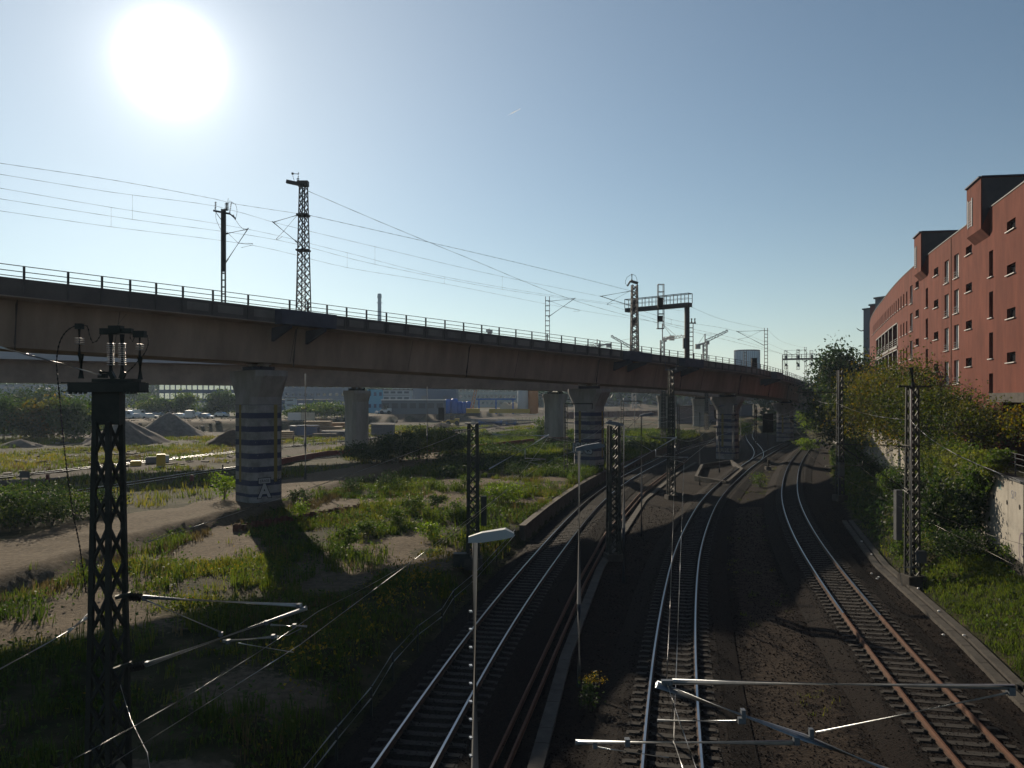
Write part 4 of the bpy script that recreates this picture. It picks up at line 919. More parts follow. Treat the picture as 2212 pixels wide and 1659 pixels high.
def portal(x, y, z0, z1, arm, label):
    root = empty('catenary_mast', (x, y, z0), label, 'mast', 'slim ladder masts with a bent top arm')
    q = MB(); ladder(q, x, y, z0, z1, .34, .6, .2); q.build('ladder_frame', 'steel', root)
    q = MB(); q.bar((x-.1,y,z1),(x+arm,y,z1),.12); q.bar((x+arm,y,z1+.05),(x+arm-.05,y,z1-.6),.07); q.build('top_arm', 'steel', root)
    return root
p6 = portal(6.0, 86, .3, 8.7, 3.0, 'ladder mast with bent arm in the grass left of the graffitied middle pier')
cantilever(p6, (6.2,86,7.0),(6.2,86,4.8),(11.8,86.2,7.1),(12.0,86,5.6), .035, 'steel')
p7 = portal(14.6, 102, .3, 8.9, 2.5, 'ladder mast with bent arm on the green verge right of the graffitied middle pier')
cantilever(p7, (14.8,102,7.0),(14.8,102,4.8),(17.2,102,7.1),(17.4,102,5.6), .04, 'steel')
def slim(x, y, z0, z1, label, sm_=.32, group=GM, m='steelr', rz=.6):
    root = empty('catenary_mast', (x, y, z0), label, 'mast', group); q = MB(); ladder(q, x, y, z0, z1, sm_, .62, rz, .12); q.build('ladder_frame', m, root); return root
s1 = slim(40.5, 128, -.4, 8.0, 'slim ladder mast right beside the kerbed pier on its right face', .4)
s2 = slim(25.5, 118, -.3, 8.4, 'slim dark mast in front of the kerbed striped pier', .35)
# lamp posts
simple('polegrey', (.05,.057,.068), .75)
def lamp(x, y, z0, z1, r, head, label, hz=.8, pegs=False, far=False, hm='galvd'):
    root = empty('lamp_post', (x, y, z0), label, 'lamp post', 'slender lamp posts along the tracks')
    q = MB(); q.tube([(x,y,z0),(x,y,z0+(z1-z0)*.35),(x,y,z1)], [r*1.15, r, r*.72], 10); q.build('pole', 'polegrey', root)
    if head:
        q = MB(); L = hz; a = Vector((x-.07, y, z1)); t_ = Vector((head[0], head[1], 0)).normalized(); n = Vector((-t_.y, t_.x, 0))
        vs = []
        for s_, w_, zt, zb_ in ((-.05,.06,.07,-.04),(.25*L,.11,.13,-.05),(.8*L,.13,.16,-.02),(L,.07,.06,.0)):
            zt = zt+s_*.10; zb_ += s_*.10
            vs += [a+t_*s_+n*w_+Vector((0,0,zb_)), a+t_*s_-n*w_+Vector((0,0,zb_)), a+t_*s_-n*w_*.8+Vector((0,0,zt)), a+t_*s_+n*w_*.8+Vector((0,0,zt))]
        q.add(vs, [(3,2,1,0),(12,13,14,15)]+[(i*4+j, i*4+(j+1)%4, (i+1)*4+(j+1)%4, (i+1)*4+j) for i in range(3) for j in range(4)]); q.build('lamp_head', hm, root)
    if pegs:
        for i in range(14): q = MB(); z = z1-1.35-i*.78*.44; q.box((x-.075, y-.05, z), (.05,.09,.03), .3); q.build('climbing_peg', 'galv', root)
    return root
simple('lamp_white', (.30,.32,.33), .6)
lamp(-.71, 14.7, -.5, 6.72, .085, (1,-.05), 'nearest lamp post with pale flat head and climbing pegs, right of the left track', .82, True, hm='lamp_white')
lamp(2.29, 26.3, -.45, 7.65, .075, (1,.1), 'grey lamp post rising from the yellow-flowered weed between spare rails and middle track', .95, hm='galvd')
lamp(5.95, 41, -.45, 7.95, .09, (-1,.1), 'lamp post standing immediately right of the dark lattice mast', .9)
lamp(9.2, 54.7, -.45, 8.1, .08, (1,.2), 'lamp post on a small pale footing beside the cable trough', 1.0)
lamp(21.1, 86.5, -.45, 7.7, .07, None, 'headless slim post on the gravel, first one beyond the slim dark-footed mast')
lamp(27.2, 101, -.45, 8.2, .09, (1,.2), 'thin post in front of the left edge of the kerbed striped pier', .8)
lamp(33.6, 117, -.45, 8.2, .1, (1,.2), 'thin post in front of the right part of the kerbed striped pier', .8)
lamp(40.4, 136, -.45, 8.3, .1, None, 'thin post hard by the right corner of the kerbed striped pier')
lamp(-20.8, 77.5, 1.1, 11.8, .12, None, 'tall grey lamp post just right of the nearest pier reaching under the girder')
lamp(-10.8, 98, 1.1, 10.8, .09, None, 'tall thin lamp post in the bushes between rear plain pier and wheel mast')
lamp(60, 235, .5, 11, .15, None, 'far thin white post seen between the rear piers at right')
lamp(29, 182, .6, 9.8, .13, None, 'far thin post beside the plain pier on a reddish pedestal, in the hazy gap')
# colour light signals
def signal(x, y, z0, zc, h, label, wd=.85):
    root = empty('railway_signal', (x, y, z0), label, 'railway signal', 'railway colour light signals'); q = MB(); q.tube([(x,y,z0),(x,y,zc)], .1, 8); q.build('pole', 'steel', root)
    q = MB(); q.box((x,y,zc+h/2),(wd,.25,h)); sh = q.build('signal_head', 'dark', root)
    for i in range(3):
        q = MB(); q.tube([(x+.0,y-.12,zc+h*(.25+.25*i)),(x,y-.35,zc+h*(.25+.25*i))],[.13,.15],10); q.build('lens_hood','cable',sh)
    q = MB(); q.box((x,y,z0+.2),(.7,.7,.5)); q.build('foundation','trough',root)
signal(34.9, 105, -.5, 4.6, 2.6, 'black signal head on a post between the middle and right tracks near the switch', 1.4)
signal(-15.8, 172, 1.1, 4.2, 2.9, 'distant black signal by the dirt road left of the yellow crane', 1.3)
# small lineside things at left
q = MB(); a = G(26, 482, 1.2)
def sign(u, v, wd, ht, label, col, z=1.2, legs=(-.4,.4)):
    p = G(u, v, z); root = empty('trackside_sign', p, label, 'sign'); q = MB()
    for l in legs: q.box((p.x+l*wd, p.y, p.z+ht*.3), (.08,.08,ht*.6))
    q.build('post', 'steel', root); q = MB(); q.box((p.x,p.y-.05,p.z+ht*.75),(wd,.05,ht*.5)); q.build('board', col, root)
sign(25, 484, .95, 1.2, 'low grey two-legged board beside the sand path at far left', 'greyp'); simple('sign_red', (.10,.025,.02), .7)
sign(48, 486, .35, 1.1, 'rusty red trackside marker just right of the grey board at far left', 'sign_red'); sign(192, 487, .35, 1.1, 'rusty red trackside marker left of the nearest pier', 'sign_red'); sign(223, 474, .12, 1.0, 'thin dark stake left of the nearest pier', 'steel', legs=(0,))
for (u, v, wd, dp, h, col, lab, nm_) in ((161,466,1.0,.9,1.35,'yel','tall yellow bin standing on the verge beside a grey block','bin'),(136,465.5,1.2,.9,.5,'yel','low yellow box lying left of the tall yellow bin','box'),(152,463,1.5,.6,.7,'blk_grey','pale grey concrete block behind the tall yellow bin','concrete_block'),(166.5,462,.6,.6,.8,'blk_white','small pale concrete block right of the tall yellow bin','concrete_block'),(129,462,2.4,.4,.25,'sand','long flat kerbstone lying by the dirt road','kerbstone')):
    p = G(u, v, 1.15); q = MB(); q.box((p.x,p.y,p.z+h*.5),(wd,dp,h),.4); q.box((p.x,p.y,p.z+h+.04),(wd*.9,dp*.9,.08),.4); tag(q.build(nm_, col), lab, nm_.replace('_',' '))
# ---------------------------------------------------------------- masts on the viaduct
def vp(u, off=4.0, dz=0): p, d, n = near_edge(u, off); return p+Vector((0,0,dz)), d, n
def Zat(v, Y): return CH-(v-HOR)/FPX*Y
p, d, n = vp(223.5, 3.9); Yv = p.y
va = empty('catenary_mast', p, 'I-section steel mast with insulator crossbar on the viaduct, leftmost of its masts', 'mast', GV)
q = MB(); zt = Zat(209, Yv)
for s_ in (-.13,.13): q.box((p.x+s_,p.y,(p.z+zt)/2-.1),(.05,.2,zt-p.z+.2))
q.box((p.x,p.y,(p.z+2.3+zt)/2),(.24,.03,zt-p.z-2.3))
for k in range(5): q.box((p.x,p.y,p.z+.2+k*.5),(.22,.03,.1))
q.build('i_beam', 'steelr', va)
def Vv(dx, dy, Y=None): return D(dx, dy, Y or Yv)
q = MB(); q.bar(Vv(461,455), Vv(497,462), .12); q.bar(Vv(497,462), Vv(508,472), .09); q.bar(Vv(466,458), Vv(480,478), .04); q.build('crossbar', 'steelr', va)
q = MB(); insul(q, Vv(465,453), Vv(466,436), .09); insul(q, Vv(490,455), Vv(490,438), .16, 6); insul(q, Vv(496,460), Vv(500,437), .07, 6); insul(q, Vv(503,464), Vv(509,474), .07, 4); q.build('insulator', 'steelr', va)
q = MB(); 
for pts in ([(466,458),(467,474),(475,492),(481,505)],[(502,437),(509,442),(512,458),(508,475)],[(509,475),(518,488),(530,498)],[(493,438),(496,434),(502,437)],[(492,437),(493,428)]): q.tube(resline([Vv(*a) for a in pts],.2), .018, 5)
q.build('jumper_cable','cable',va)
# jibs over the viaduct track: end points given where they hang over the deck
def jib(parent, top, low, tip, cw, Y, r=.035):
    q = MB(); T, L, P = D(*top, Y), D(*low, Y), D(*tip, Y+1.0); q.tube([T, P], r, 6); q.tube([L, P+(P-L)*.03], r*1.15, 6); q.tube([T+(P-T)*.1, L+(P-L)*.58], r*.5, 5); co = q.build('cantilever', 'steelr', parent)
    for A_, B_ in ((L, L+(P-L)*.13), (T, T+(P-T)*.1)): q = MB(); insul(q, A_, B_, .07, 4); q.build('insulator', 'cable', co)
    q = MB(); C = D(*cw, Y+1.0); k = L+(P-L)*.58; q.tube([k, C], r*.7, 5); s_ = (k-C).normalized(); q.tube([C, C+s_*.05+Vector((0,0,-.12)), C+s_*.8+Vector((0,0,-.32))], r*.5, 5); q.build('steady_arm', 'steelr', co)
    return P
jib(va, (488,505), (487,568), (535,495), (546,526), Yv)
p, d, n = vp(303.5, 4.3); Yb = p.y
vb = big_mast(p.x, p.y, p.z-.1, Zat(183, Yb), 'tallest lattice mast on the viaduct with a top arm, second from left', 0.82, .44, d and math.atan2(d.y,d.x), False, group=GV, m='steelr', step=.62, leg=.075, br=.045)
def Vb(dx, dy): return D(dx, dy, Yb)
q = MB(); q.bar(Vb(619,392), Vb(662,401), .28, .26); q.box(Vb(655,397), (.8,.5,.4)); q.build('top_arm', 'steelr', vb)
q = MB(); insul(q, Vb(643,396), Vb(644,385), .12, 4); insul(q, Vb(644,385), Vb(645,372), .06, 2); q.tube([Vb(632,375), Vb(645,376)], .04, 5); q.box(Vb(632,375),(.15,.1,.15)); q.tube(resline([Vb(632,376),Vb(634,386),Vb(637,393)],.2),.02,5); q.tube(resline([Vb(645,397),Vb(649,415),Vb(650,430),Vb(647,460)],.3),.02,5); q.build('insulator', 'steelr', vb)
jib(vb, (648,463), (645,526), (590,480), (597,516), Yb)
for c_, s_ in ((Vb(655,465),(.9,.8,.15)),(Vb(655,541),(1.0,.8,.12))): q = MB(); q.box(c_, s_); q.build('bracket','steelr',vb)
q = MB(); q.tube(resline([Vb(644,590),Vb(642,640),Vb(640,670),Vb(629,681)],.4),.03,5); q.build('jumper_cable','steelr',vb)
p, d, n = vp(547.5, -4.6); Yc = p.y
vc = slim(p.x, p.y, p.z-.2, Zat(296.5, Yc), 'slim ladder mast on the viaduct\'s far side between the chimney and signal gantry', .5, GV, rz=0)
jib(vc, (1184,651), (1184,685), (1241,645), (1252,670), Yc, .04)
p, d, n = vp(634.5, 4.2); Yd = p.y
vdm = big_mast(p.x, p.y, p.z-.1, Zat(285, Yd), 'lattice mast with hooked top standing in front of the signal gantry on the viaduct', 0.85, .6, .1, False, group=GV, m='steelr', step=.7, leg=.13, br=.08)
def Vd(dx, dy): return D(dx, dy, Yd)
q = MB(); q.bar(Vd(1378,612), Vd(1362,607), .3); q.bar(Vd(1362,607), Vd(1355,618), .2); q.tube([Vd(1365,607), Vd(1365,592)], .09, 6); q.tube(resline([Vd(1365,592),Vd(1354,600),Vd(1351,612),Vd(1355,618)],.3),.03,5); q.tube(resline([Vd(1365,592),Vd(1373,596),Vd(1376,605),Vd(1376,612)],.3),.03,5); q.build('top_arm','steelr',vdm)
jib(vdm, (1366,628), (1362,660), (1298,640), (1311,657), Yd, .045)
# signal gantry
def cage(parent, u, Y, z0, z1, wd=.75):
    x = (u-512)/FPX*Y; c = MB()
    for i in (-1,1):
        for j in (-1,1): c.bar((x+i*wd/2,Y+j*wd/2,z0),(x+i*wd/2,Y+j*wd/2,z1),.08)
    k = int((z1-z0)/.9)
    for q_ in range(k+1):
        z = z0+(z1-z0)*q_/k
        for a, b in (((-1,-1),(1,-1)),((1,-1),(1,1)),((1,1),(-1,1)),((-1,1),(-1,-1))): c.bar((x+a[0]*wd/2,Y+a[1]*wd/2,z),(x+b[0]*wd/2,Y+b[1]*wd/2,z),.07)
    c.box((x-.1,Y-.1,z0+.0),(wd*1.2,wd,.1)); return c.build('signal_cage','steelr',parent), x
def gantry(pa, pb, zb, post_w, label, sigs, lowpost=None, rail_h=1.25):
    root = empty('signal_gantry', pa, label, 'signal gantry', 'signal gantries spanning the viaduct'); pa = Vector(pa); pb = Vector(pb)
    q = MB(); q.box((pa.x,pa.y,(pa.z+zb)/2-.1),(post_w,post_w*.7,zb-pa.z+.2)); po = q.build('post','steelr',root)
    q = MB(); q.box((pa.x-post_w*.62,pa.y-.2,pa.z+2.0),(post_w*.6,.4,1.4)); q.build('control_box','greyp',po)
    q = MB(); A = Vector((pa.x,pa.y,zb)); B = Vector((pb.x,pb.y,zb)); A2 = A+(A-B).normalized()*.5; q.bar(A2, B, 1.0, .55); q.build('beam','steelr',root)
    q = MB(); dd = (B-A2); s_ = Vector((dd.y,-dd.x,0)).normalized()*.5
    for e in (-1,1):
        a = A2+s_*e+Vector((0,0,rail_h+.25)); b = B+s_*e+Vector((0,0,rail_h+.25)); q.bar(a,b,.09); n_ = 9
        for i in range(n_+1): c = a+(b-a)*(i/n_); q.bar(c, c-Vector((0,0,rail_h)), .08)
        q.bar(a-Vector((0,0,rail_h*.5)), b-Vector((0,0,rail_h*.5)), .04)
    for e in (A2, B): q.bar(e+s_+Vector((0,0,rail_h+.25)), e-s_+Vector((0,0,rail_h+.25)), .09)
    q.build('walkway_railing','steelr',root)
    if lowpost is not None: q = MB(); q.bar(Vector((pb.x,pb.y,pa.z-.2)), Vector((pb.x,pb.y,zb+rail_h)), .22); q.build('post','steelr',root)
    for (u, fr, up, dn) in sigs:
        C = A+(B-A)*fr; c, x = cage(root, 512+C.x/C.y*FPX, C.y-.9, zb-dn, zb+up)
        q = MB(); q.box((C.x-.35,C.y-1.35,zb+.55),(.65,.3,1.2)); q.box((C.x-.35,C.y-1.35,zb-dn+1.3),(.6,.3,.8)); q.build('signal_head','dark',c)
    return root
p, d, n = vp(687, 4.3); pbk = p-n*9.6
g1 = gantry(p, pbk, Zat(305, p.y), .62, 'dark signal gantry with two caged signals, the nearer one on the viaduct', [(663,.42,3.0,3.0),(634,.86,2.4,3.2)])
p, d, n = vp(692.5, 3.4)
ve = slim(p.x, p.y+1, p.z-.1, Zat(322, p.y), 'short ladder mast directly right of the thick gantry post', .65, GV, rz=.1)
q = MB(); Ye = p.y+1
for dx in (1494,1501): q.tube([D(dx,697,Ye), D(dx,688,Ye)], .14, 6)
q.bar(D(1488,698,Ye), D(1503,698,Ye), .15); q.build('insulator','steelr',ve)
p, d, n = vp(766, 2.5); Yf = p.y
vf = slim(p.x, p.y, p.z-.2, Zat(328, Yf), 'slim ladder mast with a long left jib between the glassy tower and the far gantry', .55, GV, rz=0)
jib(vf, (1651,714), (1650,746), (1592,716), (1594,733), Yf, .05)
p, d, n = vp(745, -4.5); 
vg = slim(p.x, p.y, p.z-.2, Zat(351, p.y), 'short slim mast rising in front of the glassy round tower', .5, GV, rz=0)
p, d, n = vp(824, 4.3); pbk = p-n*12.5
gantry(p, pbk, Zat(358.5, p.y), .9, 'distant signal gantry with three caged signals near the dark trees', [(1,.3,2.6,3.0),(1,.62,3.0,3.4),(1,.92,2.6,3.2)], lowpost=1)
p, d, n = vp(805.5, -3)
vh = slim(p.x, p.y, p.z-.2, Zat(347, p.y), 'slim ladder mast rising behind the far three-signal gantry', .7, GV, rz=0)
jib(vh, (1738,756), (1737,780), (1695,757), (1700,768), p.y, .07)
for u_, v_, lab in ((787,365,'far slim mast just left of the far three-signal gantry, shorter of two'),):
    p, d, n = vp(u_, -4.6); slim(p.x, p.y, p.z-.2, Zat(v_, p.y), lab, .5, GV, rz=0)
for u_, lab in ((781,'dark signal cabinet among the railing posts right of the round tower'),):
    p, d, n = vp(754, 3.2); q = MB(); q.box((p.x,p.y,p.z+.9),(.8,.6,1.8)); q.box((p.x,p.y,p.z+1.85),(.95,.7,.08)); tag(q.build('signal_cabinet','dark'), lab, 'cabinet')
# ---------------------------------------------------------------- wires over the viaduct
def vw(pts, label, off=0.0, r=.02, **k):
    P = []
    for dx, dy in pts:
        u = dx*.46293
        if u < 1: e, _, _ = near_edge(2, off); Y = e.y+(u-2)*.08*-1*0+0
        else: e, _, _ = near_edge(u, off); Y = e.y
        P.append(D(dx, dy, Y))
    if pts[0][0] < 10: P = [P[0]+(P[0]-P[1])*.6]+P
    return wire(P, label, r, **k)
Gw = 'wires above the viaduct'
vw([(4,353),(250,390),(465,430),(505,440),(648,462)], 'feeder line from top left to the crossbar mast and on to the tallest mast', 3.9, .016, group=Gw)
vw([(668,465),(1000,540),(1190,585),(1362,628)], 'feeder line sagging between the tallest mast and the hooked mast before the gantry', 4.0, .022, group=Gw)
vw([(664,412),(820,479),(1000,553),(1250,652),(1480,712),(1640,752),(1730,775)], 'steepest wire running down right from the top of the tallest lattice mast', 3.0, .022, group=Gw)
def catenary(mess, cont, label, off, r=.014, drops=()):
    def mk(pts): 
        P = []
        for dx, dy in pts: e, _, _ = near_edge(max(2, dx*.46293), off); P.append(D(dx, dy, e.y))
        return resline(([P[0]+(P[0]-P[1])*.5] if pts[0][0] < 10 else [])+P, 2)
    A, B = mk(mess), mk(cont); root = empty('catenary', A[0], label, 'catenary wires', Gw)
    q = MB(); q.tube(A, r, 5); q.build('messenger_wire','wire',root); q = MB(); q.tube(B, r, 5); q.build('contact_wire','wire',root)
    def at(P, u):
        for a, b in zip(P[:-1], P[1:]):
            ua = 512+a.x/a.y*FPX; ub = 512+b.x/b.y*FPX
            if ua <= u <= ub: t_ = (u-ua)/(ub-ua+1e-9); return a+(b-a)*t_
    for dx in drops:
        a, b = at(A, dx*.46293), at(B, dx*.46293)
        if a and b: q = MB(); q.tube([a, b], r*.6, 4); q.build('dropper','wire',root)
catenary([(4,377),(240,415),(470,446),(590,480),(810,533),(1060,592),(1300,641)], [(4,430),(286,474),(597,518),(810,571),(1085,625),(1311,657)], 'upper messenger and contact wires of the rear track above the viaduct at left', 1.8, .014, (286, 810, 1085))
catenary([(4,407),(240,448),(535,495),(750,546),(960,598),(1241,645),(1480,672)], [(4,456),(240,490),(546,530),(750,578),(960,613),(1252,670),(1480,705)], 'lower messenger and contact wires of the near track above the viaduct', -1.8, .014, (240, 750, 960))
catenary([(1300,641),(1450,690),(1592,716),(1695,757)], [(1311,657),(1450,700),(1594,733),(1700,768)], 'wires continuing from the hooked mast past the long left jib toward the far gantry', 1.8, .02, (1450,))
vw([(1490,662),(1560,690),(1650,710)], 'upper line from the gantry post to the long-jib mast', 2.0, .02, group=Gw)
vw([(1656,710),(1690,738),(1740,752)], 'sagging line from the long-jib mast toward the far gantry', 2.0, .02, group=Gw)
# ---------------------------------------------------------------- wires over the ground tracks
Gt = 'wires above the ground tracks'
def cspan(label, m_, c_, drops=3, r=.009, mw='wireb'):
    root = empty('catenary', m_[0], label, 'catenary wires', Gt)
    def sagline(P, s):
        o = []
        for a, b in zip(P[:-1], P[1:]):
            a = Vector(a); b = Vector(b); n_ = 12
            for i in range(n_): t_ = i/n_; o.append(a+(b-a)*t_-Vector((0,0,s*4*t_*(1-t_)*min(1, (b-a).length/30))))
        return o+[Vector(P[-1])]
    A = sagline(m_, .9); B = sagline(c_, .0)
    def rad(P): return [r*max(1.0, p.y/26) for p in P]
    q = MB(); q.tube(A, rad(A), 5); q.build('messenger_wire', mw, root); q = MB(); q.tube(B, rad(B), 5); q.build('contact_wire', mw, root)
    for i in range(6, min(len(A), len(B))-3, 6): q = MB(); q.tube([A[i], B[i]], r*.5, 4); q.build('dropper', 'wire', root)
cspan('double wires above the left track from the bottom left corner past the wheel mast', [(-6.4,3,5.9),(-3.53,14,5.55),(2.0,42.6,7.25),(9.4,75,7.2),(11.8,86.2,7.1),(17.2,102,7.1),(34.5,150,7.2),(50,180,7.0)], [(-6.5,3,4.9),(-3.85,14,4.95),(1.6,42.4,5.7),(9.3,75,5.6),(12,86,5.6),(17.4,102,5.6),(35,150,5.6),(50,180,5.5)])
tipn = Nr(1440,1474); cn = Nr(1455,1600)
cspan('two bright wires hanging close together above the middle track', [(1.35,2,6.6),(tipn.x,9.5,tipn.z),tuple(W(675,438,47.3)),(19.6,75.3,7.2),(37,115,7.2),(62,168,7.0)], [(1.6,2,5.0),(cn.x,9.5,cn.z),(10.5,47,5.45),(19.9,75,5.6),(37,115,5.6),(62,168,5.6)], r=.008)
cspan('thin wires above the right track passing left of the ivy wall', [(10.6,8,7.0),(12.3,18.5,5.9),tuple(W(838,444,40.4)),(26.6,73.5,7.2),(41,110,7.2),(54,140,7.2)], [(11,8,5.3),(12.3,18.5,5.3),(16.7,40.4,5.5),(26.4,73.5,5.6),(41,110,5.6),(54,140,5.5)], r=.0062, mw='wire')
wire([(6.9,9.5,8.2),(20.9,40.4,8.24)], 'thick pale cable from the ivy wall mast to the right picture edge', .018, 'wireb', Gt, sag=.35)
wire([(20.9,40.4,8.24),(31.0,73.5,8.9)], 'thick pale cable between the ivy wall mast and the shaded mast behind', .02, 'wireb', Gt, sag=.3)
wire([(31.0,73.5,8.9),tuple(W(811,395.5,130))], 'thick pale cable from the shaded mast up to the end of the brown girder', .03, 'wireb', Gt, sag=.5)
wire([tuple(D(320,1170,Ym)), (-2.3,42.2,7.7)], 'long anchor wire from the foreground mast up to the dark wheel mast', .011, 'wireb', Gt, sag=.12)
wire([(7.0,47.2,7.3),(-.2+10,75,7.9)], 'anchor wire leaving the second dark lattice mast toward the tall slim mast', .012, 'wire', Gt, sag=.1)
wire([(15.6,75,8.5),(30.9,73.5,9.9)], 'cross span wire between the tall slim mast and the shaded right mast', .014, 'wire', Gt, sag=.2)
for k, (a, b) in enumerate((((9.4,75,7.2),(24,115,7.6)),((19.8,75.3,7.2),(30,112,7.0)),((26.6,73.5,7.0),(34,118,7.2)))):
    wire([a, b], ('far wire fanning out left of the kerbed pier', 'far wire fanning out in front of the kerbed pier', 'far wire crossing between middle and right tracks near the signal')[k], .018, 'wire', Gt, sag=.2)
# ---------------------------------------------------------------- vegetation
def scatter(n, x0, x1, y0, y1, dens):
    x = RNG.uniform(x0, x1, n); y = RNG.uniform(y0, y1, n); k = RNG.random(n) < dens(x, y); return x[k], y[k]
def tufts(name, x, y, hmin, hmax, nb, wd, m, tbase=.4, spread=.18, lean=.35, label=None):
    z = TZ(x, y); h = (hmin+(hmax-hmin)*RNG.random(len(x))**2*1.0)
    t = tbase+(vnoise(x, y, 4, 8)-.5)*.6
    X = np.repeat(x, nb)+RNG.normal(0, spread, len(x)*nb); Y = np.repeat(y, nb)+RNG.normal(0, spread, len(x)*nb)
    P = np.stack([X, Y, np.repeat(z, nb)-.03], 1); H = np.repeat(h, nb)*RNG.uniform(.5, 1.1, len(P))
    Q, r_ = blades(P, H, wd*(1+Y/60), lean); T = np.tile(np.repeat(t, nb)+RNG.normal(0, .13, len(P)), r_)
    o = quads(name, Q, T, m, base=(0,0,0)); return tag(o, kind='stuff', label=label)
def left_zone(x, y):
    b_, s_, d_ = zones(x, y)
    lx = (x < T1(y)-2.9) & (x > XP(y)-1.0)
    cl = vnoise(x, y, 2.2, 6)
    return lx*np.clip(1-s_*1.15, .07, 1)*(.06+.94*sm((cl-.40)*3.6))
x, y = scatter(52000, -26, 26, 13, 130, left_zone)
tufts('weed_grass', x, y, .18, .62, 11, .022, 'grass', .5)
x, y = scatter(7000, -26, 12, 13, 90, lambda x, y: left_zone(x, y)*(vnoise(x, y, 5, 9) > .5))
tufts('dry_grass', x, y, .3, .8, 8, .02, 'dry', .5, .12, .2)
# tall nettles and docks in clumps
x, y = scatter(14000, -26, 20, 14, 110, lambda x, y: ((x < T1(y)-3.2)&(x > XP(y)-.2))*(vnoise(x, y, 3.2, 12) > .60)*.9)
tufts('tall_weeds', x, y, .5, 1.25, 8, .03, 'grass', .35, .16, .25)
z_ = TZ(x, y); k = 9
C = np.stack([np.repeat(x, k)+RNG.normal(0,.2,len(x)*k), np.repeat(y, k)+RNG.normal(0,.2,len(x)*k), np.repeat(z_, k)+RNG.random(len(x)*k)*.9], 1)
tag(quads('weed_leaves', leafquads(C, .10+C[:,1]*.0012), .45+RNG.normal(0,.2,len(C)), 'leaf_g', base=(0,0,0)), kind='stuff')
# low leafy cover and yellow flowers near the handrail
def cover(name, n, x0, x1, y0, y1, dens, size, m, h=.35, tb=.5):
    x, y = scatter(n, x0, x1, y0, y1, dens); z = TZ(x, y)+RNG.random(len(x))*h*(.4+vnoise(x, y, 1.2, 4))
    C = np.stack([x, y, z], 1); return tag(quads(name, leafquads(C, size*(1+y/80)), tb+(vnoise(x,y,2.5,7)-.5)*.7+RNG.normal(0,.15,len(x)), m, base=(0,0,0)), kind='stuff')
cover('ground_cover', 110000, -22, 8, 13, 75, lambda x, y: left_zone(x, y)*.8, .11, 'leaf_g')
cover('flowering_weeds', 16000, -9, 4, 24, 62, lambda x, y: np.exp(-((x-(T1(y)-5.2))/1.3)**2)*(vnoise(x, y, 1.7, 3) > .48)*(y < 48), .10, 'flower', .7)
cover('yellow_wildflowers', 12000, -24, -6, 15, 45, lambda x, y: left_zone(x, y)*(vnoise(x, y, 3, 13) > .62)*.5, .06, 'flower', .6)
# plateau left of the path, verges of the sidings
def plat(x, y): 
    b_, s_, d_ = zones(x, y); return (x < XP(y)-6)*(y > 45)*(y < YT(x)-18)*(s_ < .3)*(d_ < .5)*(np.abs(x-T4(y)) > 1.7)*(np.abs(x-T5(y)) > 1.6)*(vnoise(x, y, 8, 2) > .36)
x, y = scatter(26000, -150, 30, 46, 220, plat); tufts('verge_grass', x, y, .3, .8, 9, .035, 'grass', .62, .35)
x, y = scatter(9000, -150, 30, 46, 200, lambda x, y: plat(x, y)*(vnoise(x,y,10,5) > .5)); tufts('verge_dry_grass', x, y, .3, .7, 7, .035, 'dry', .4, .35)
x, y = scatter(16000, -10, 40, 85, 190, lambda x, y: (x < T1(y)-3.2)&(x > T4(y)+2.5)&(vnoise(x, y, 7, 4) > .35)); tufts('meadow_grass', x, y, .4, 1.0, 9, .05, 'grass', .36, .4)
x, y = scatter(2600, -10, 40, 80, 170, lambda x, y: (x < T1(y)-3.4)&(x > T4(y)+2.5)&(vnoise(x, y, 6, 14) > .56)); z_ = TZ(x, y); k = 60; C = np.stack([np.repeat(x,k)+RNG.normal(0,.5,len(x)*k), np.repeat(y,k)+RNG.normal(0,.5,len(x)*k), np.repeat(z_,k)+RNG.random(len(x)*k)*1.3], 1); tag(quads('scrub', leafquads(C, .26), .5+RNG.normal(0,.2,len(C)), 'leaf_d', base=(0,0,0)), kind='stuff')
# bank edge fringe
x, y = scatter(9000, -26, -12, 20, 80, lambda x, y: np.exp(-((x-XP(y)-.8)/.7)**2)*(vnoise(x,y,2,4) > .35)); tufts('bank_grass', x, y, .25, .6, 10, .022, 'dry', .25, .15)
# right bank
def right_zone(x, y): return ((x > XS(y)+1.1)&(x < XW(y)-.1))*1.0
x, y = scatter(46000, 12, 66, 12, 140, right_zone); tufts('bank_grass_right', x, y, .15, .42, 11, .02, 'grass', .42, .2, .6)
x, y = scatter(16000, 14, 30, 14, 42, right_zone); tufts('slope_turf', x, y, .12, .36, 12, .02, 'grass', .38, .16, .6)
bpy.data.objects['bank_grass_right'].name = 'slope_grass'
cover('slope_cover', 110000, 12, 66, 12, 130, lambda x, y: right_zone(x, y)*(.25+.75*sm((y-27)/8))*(.35+.65*(vnoise(x,y,2.5,2) > .4)), .13, 'leaf_g', .7, .42)
cover('slope_undergrowth', 60000, 20, 72, 38, 150, lambda x, y: right_zone(x, y)*sm((y-40)/10)*(vnoise(x,y,4,6) > .50)*np.clip((XW(y)-x-1.2)/2.5,0,1)*(1-.7*sm((y-58)/6)*(y<100)), .18, 'leaf_d', 1.2, .55)
# sparse weeds on the gravel between middle and right tracks
x, y = scatter(30000, 0, 40, 14, 110, lambda x, y: (np.abs(x-(T2(y)+(T3(y)-T2(y))*.5)) < 1.4)*(vnoise(x,y,1.6,9) > .66)*.22); tufts('gravel_weeds', x, y, .06, .26, 8, .016, 'grass', .45, .12, .7)
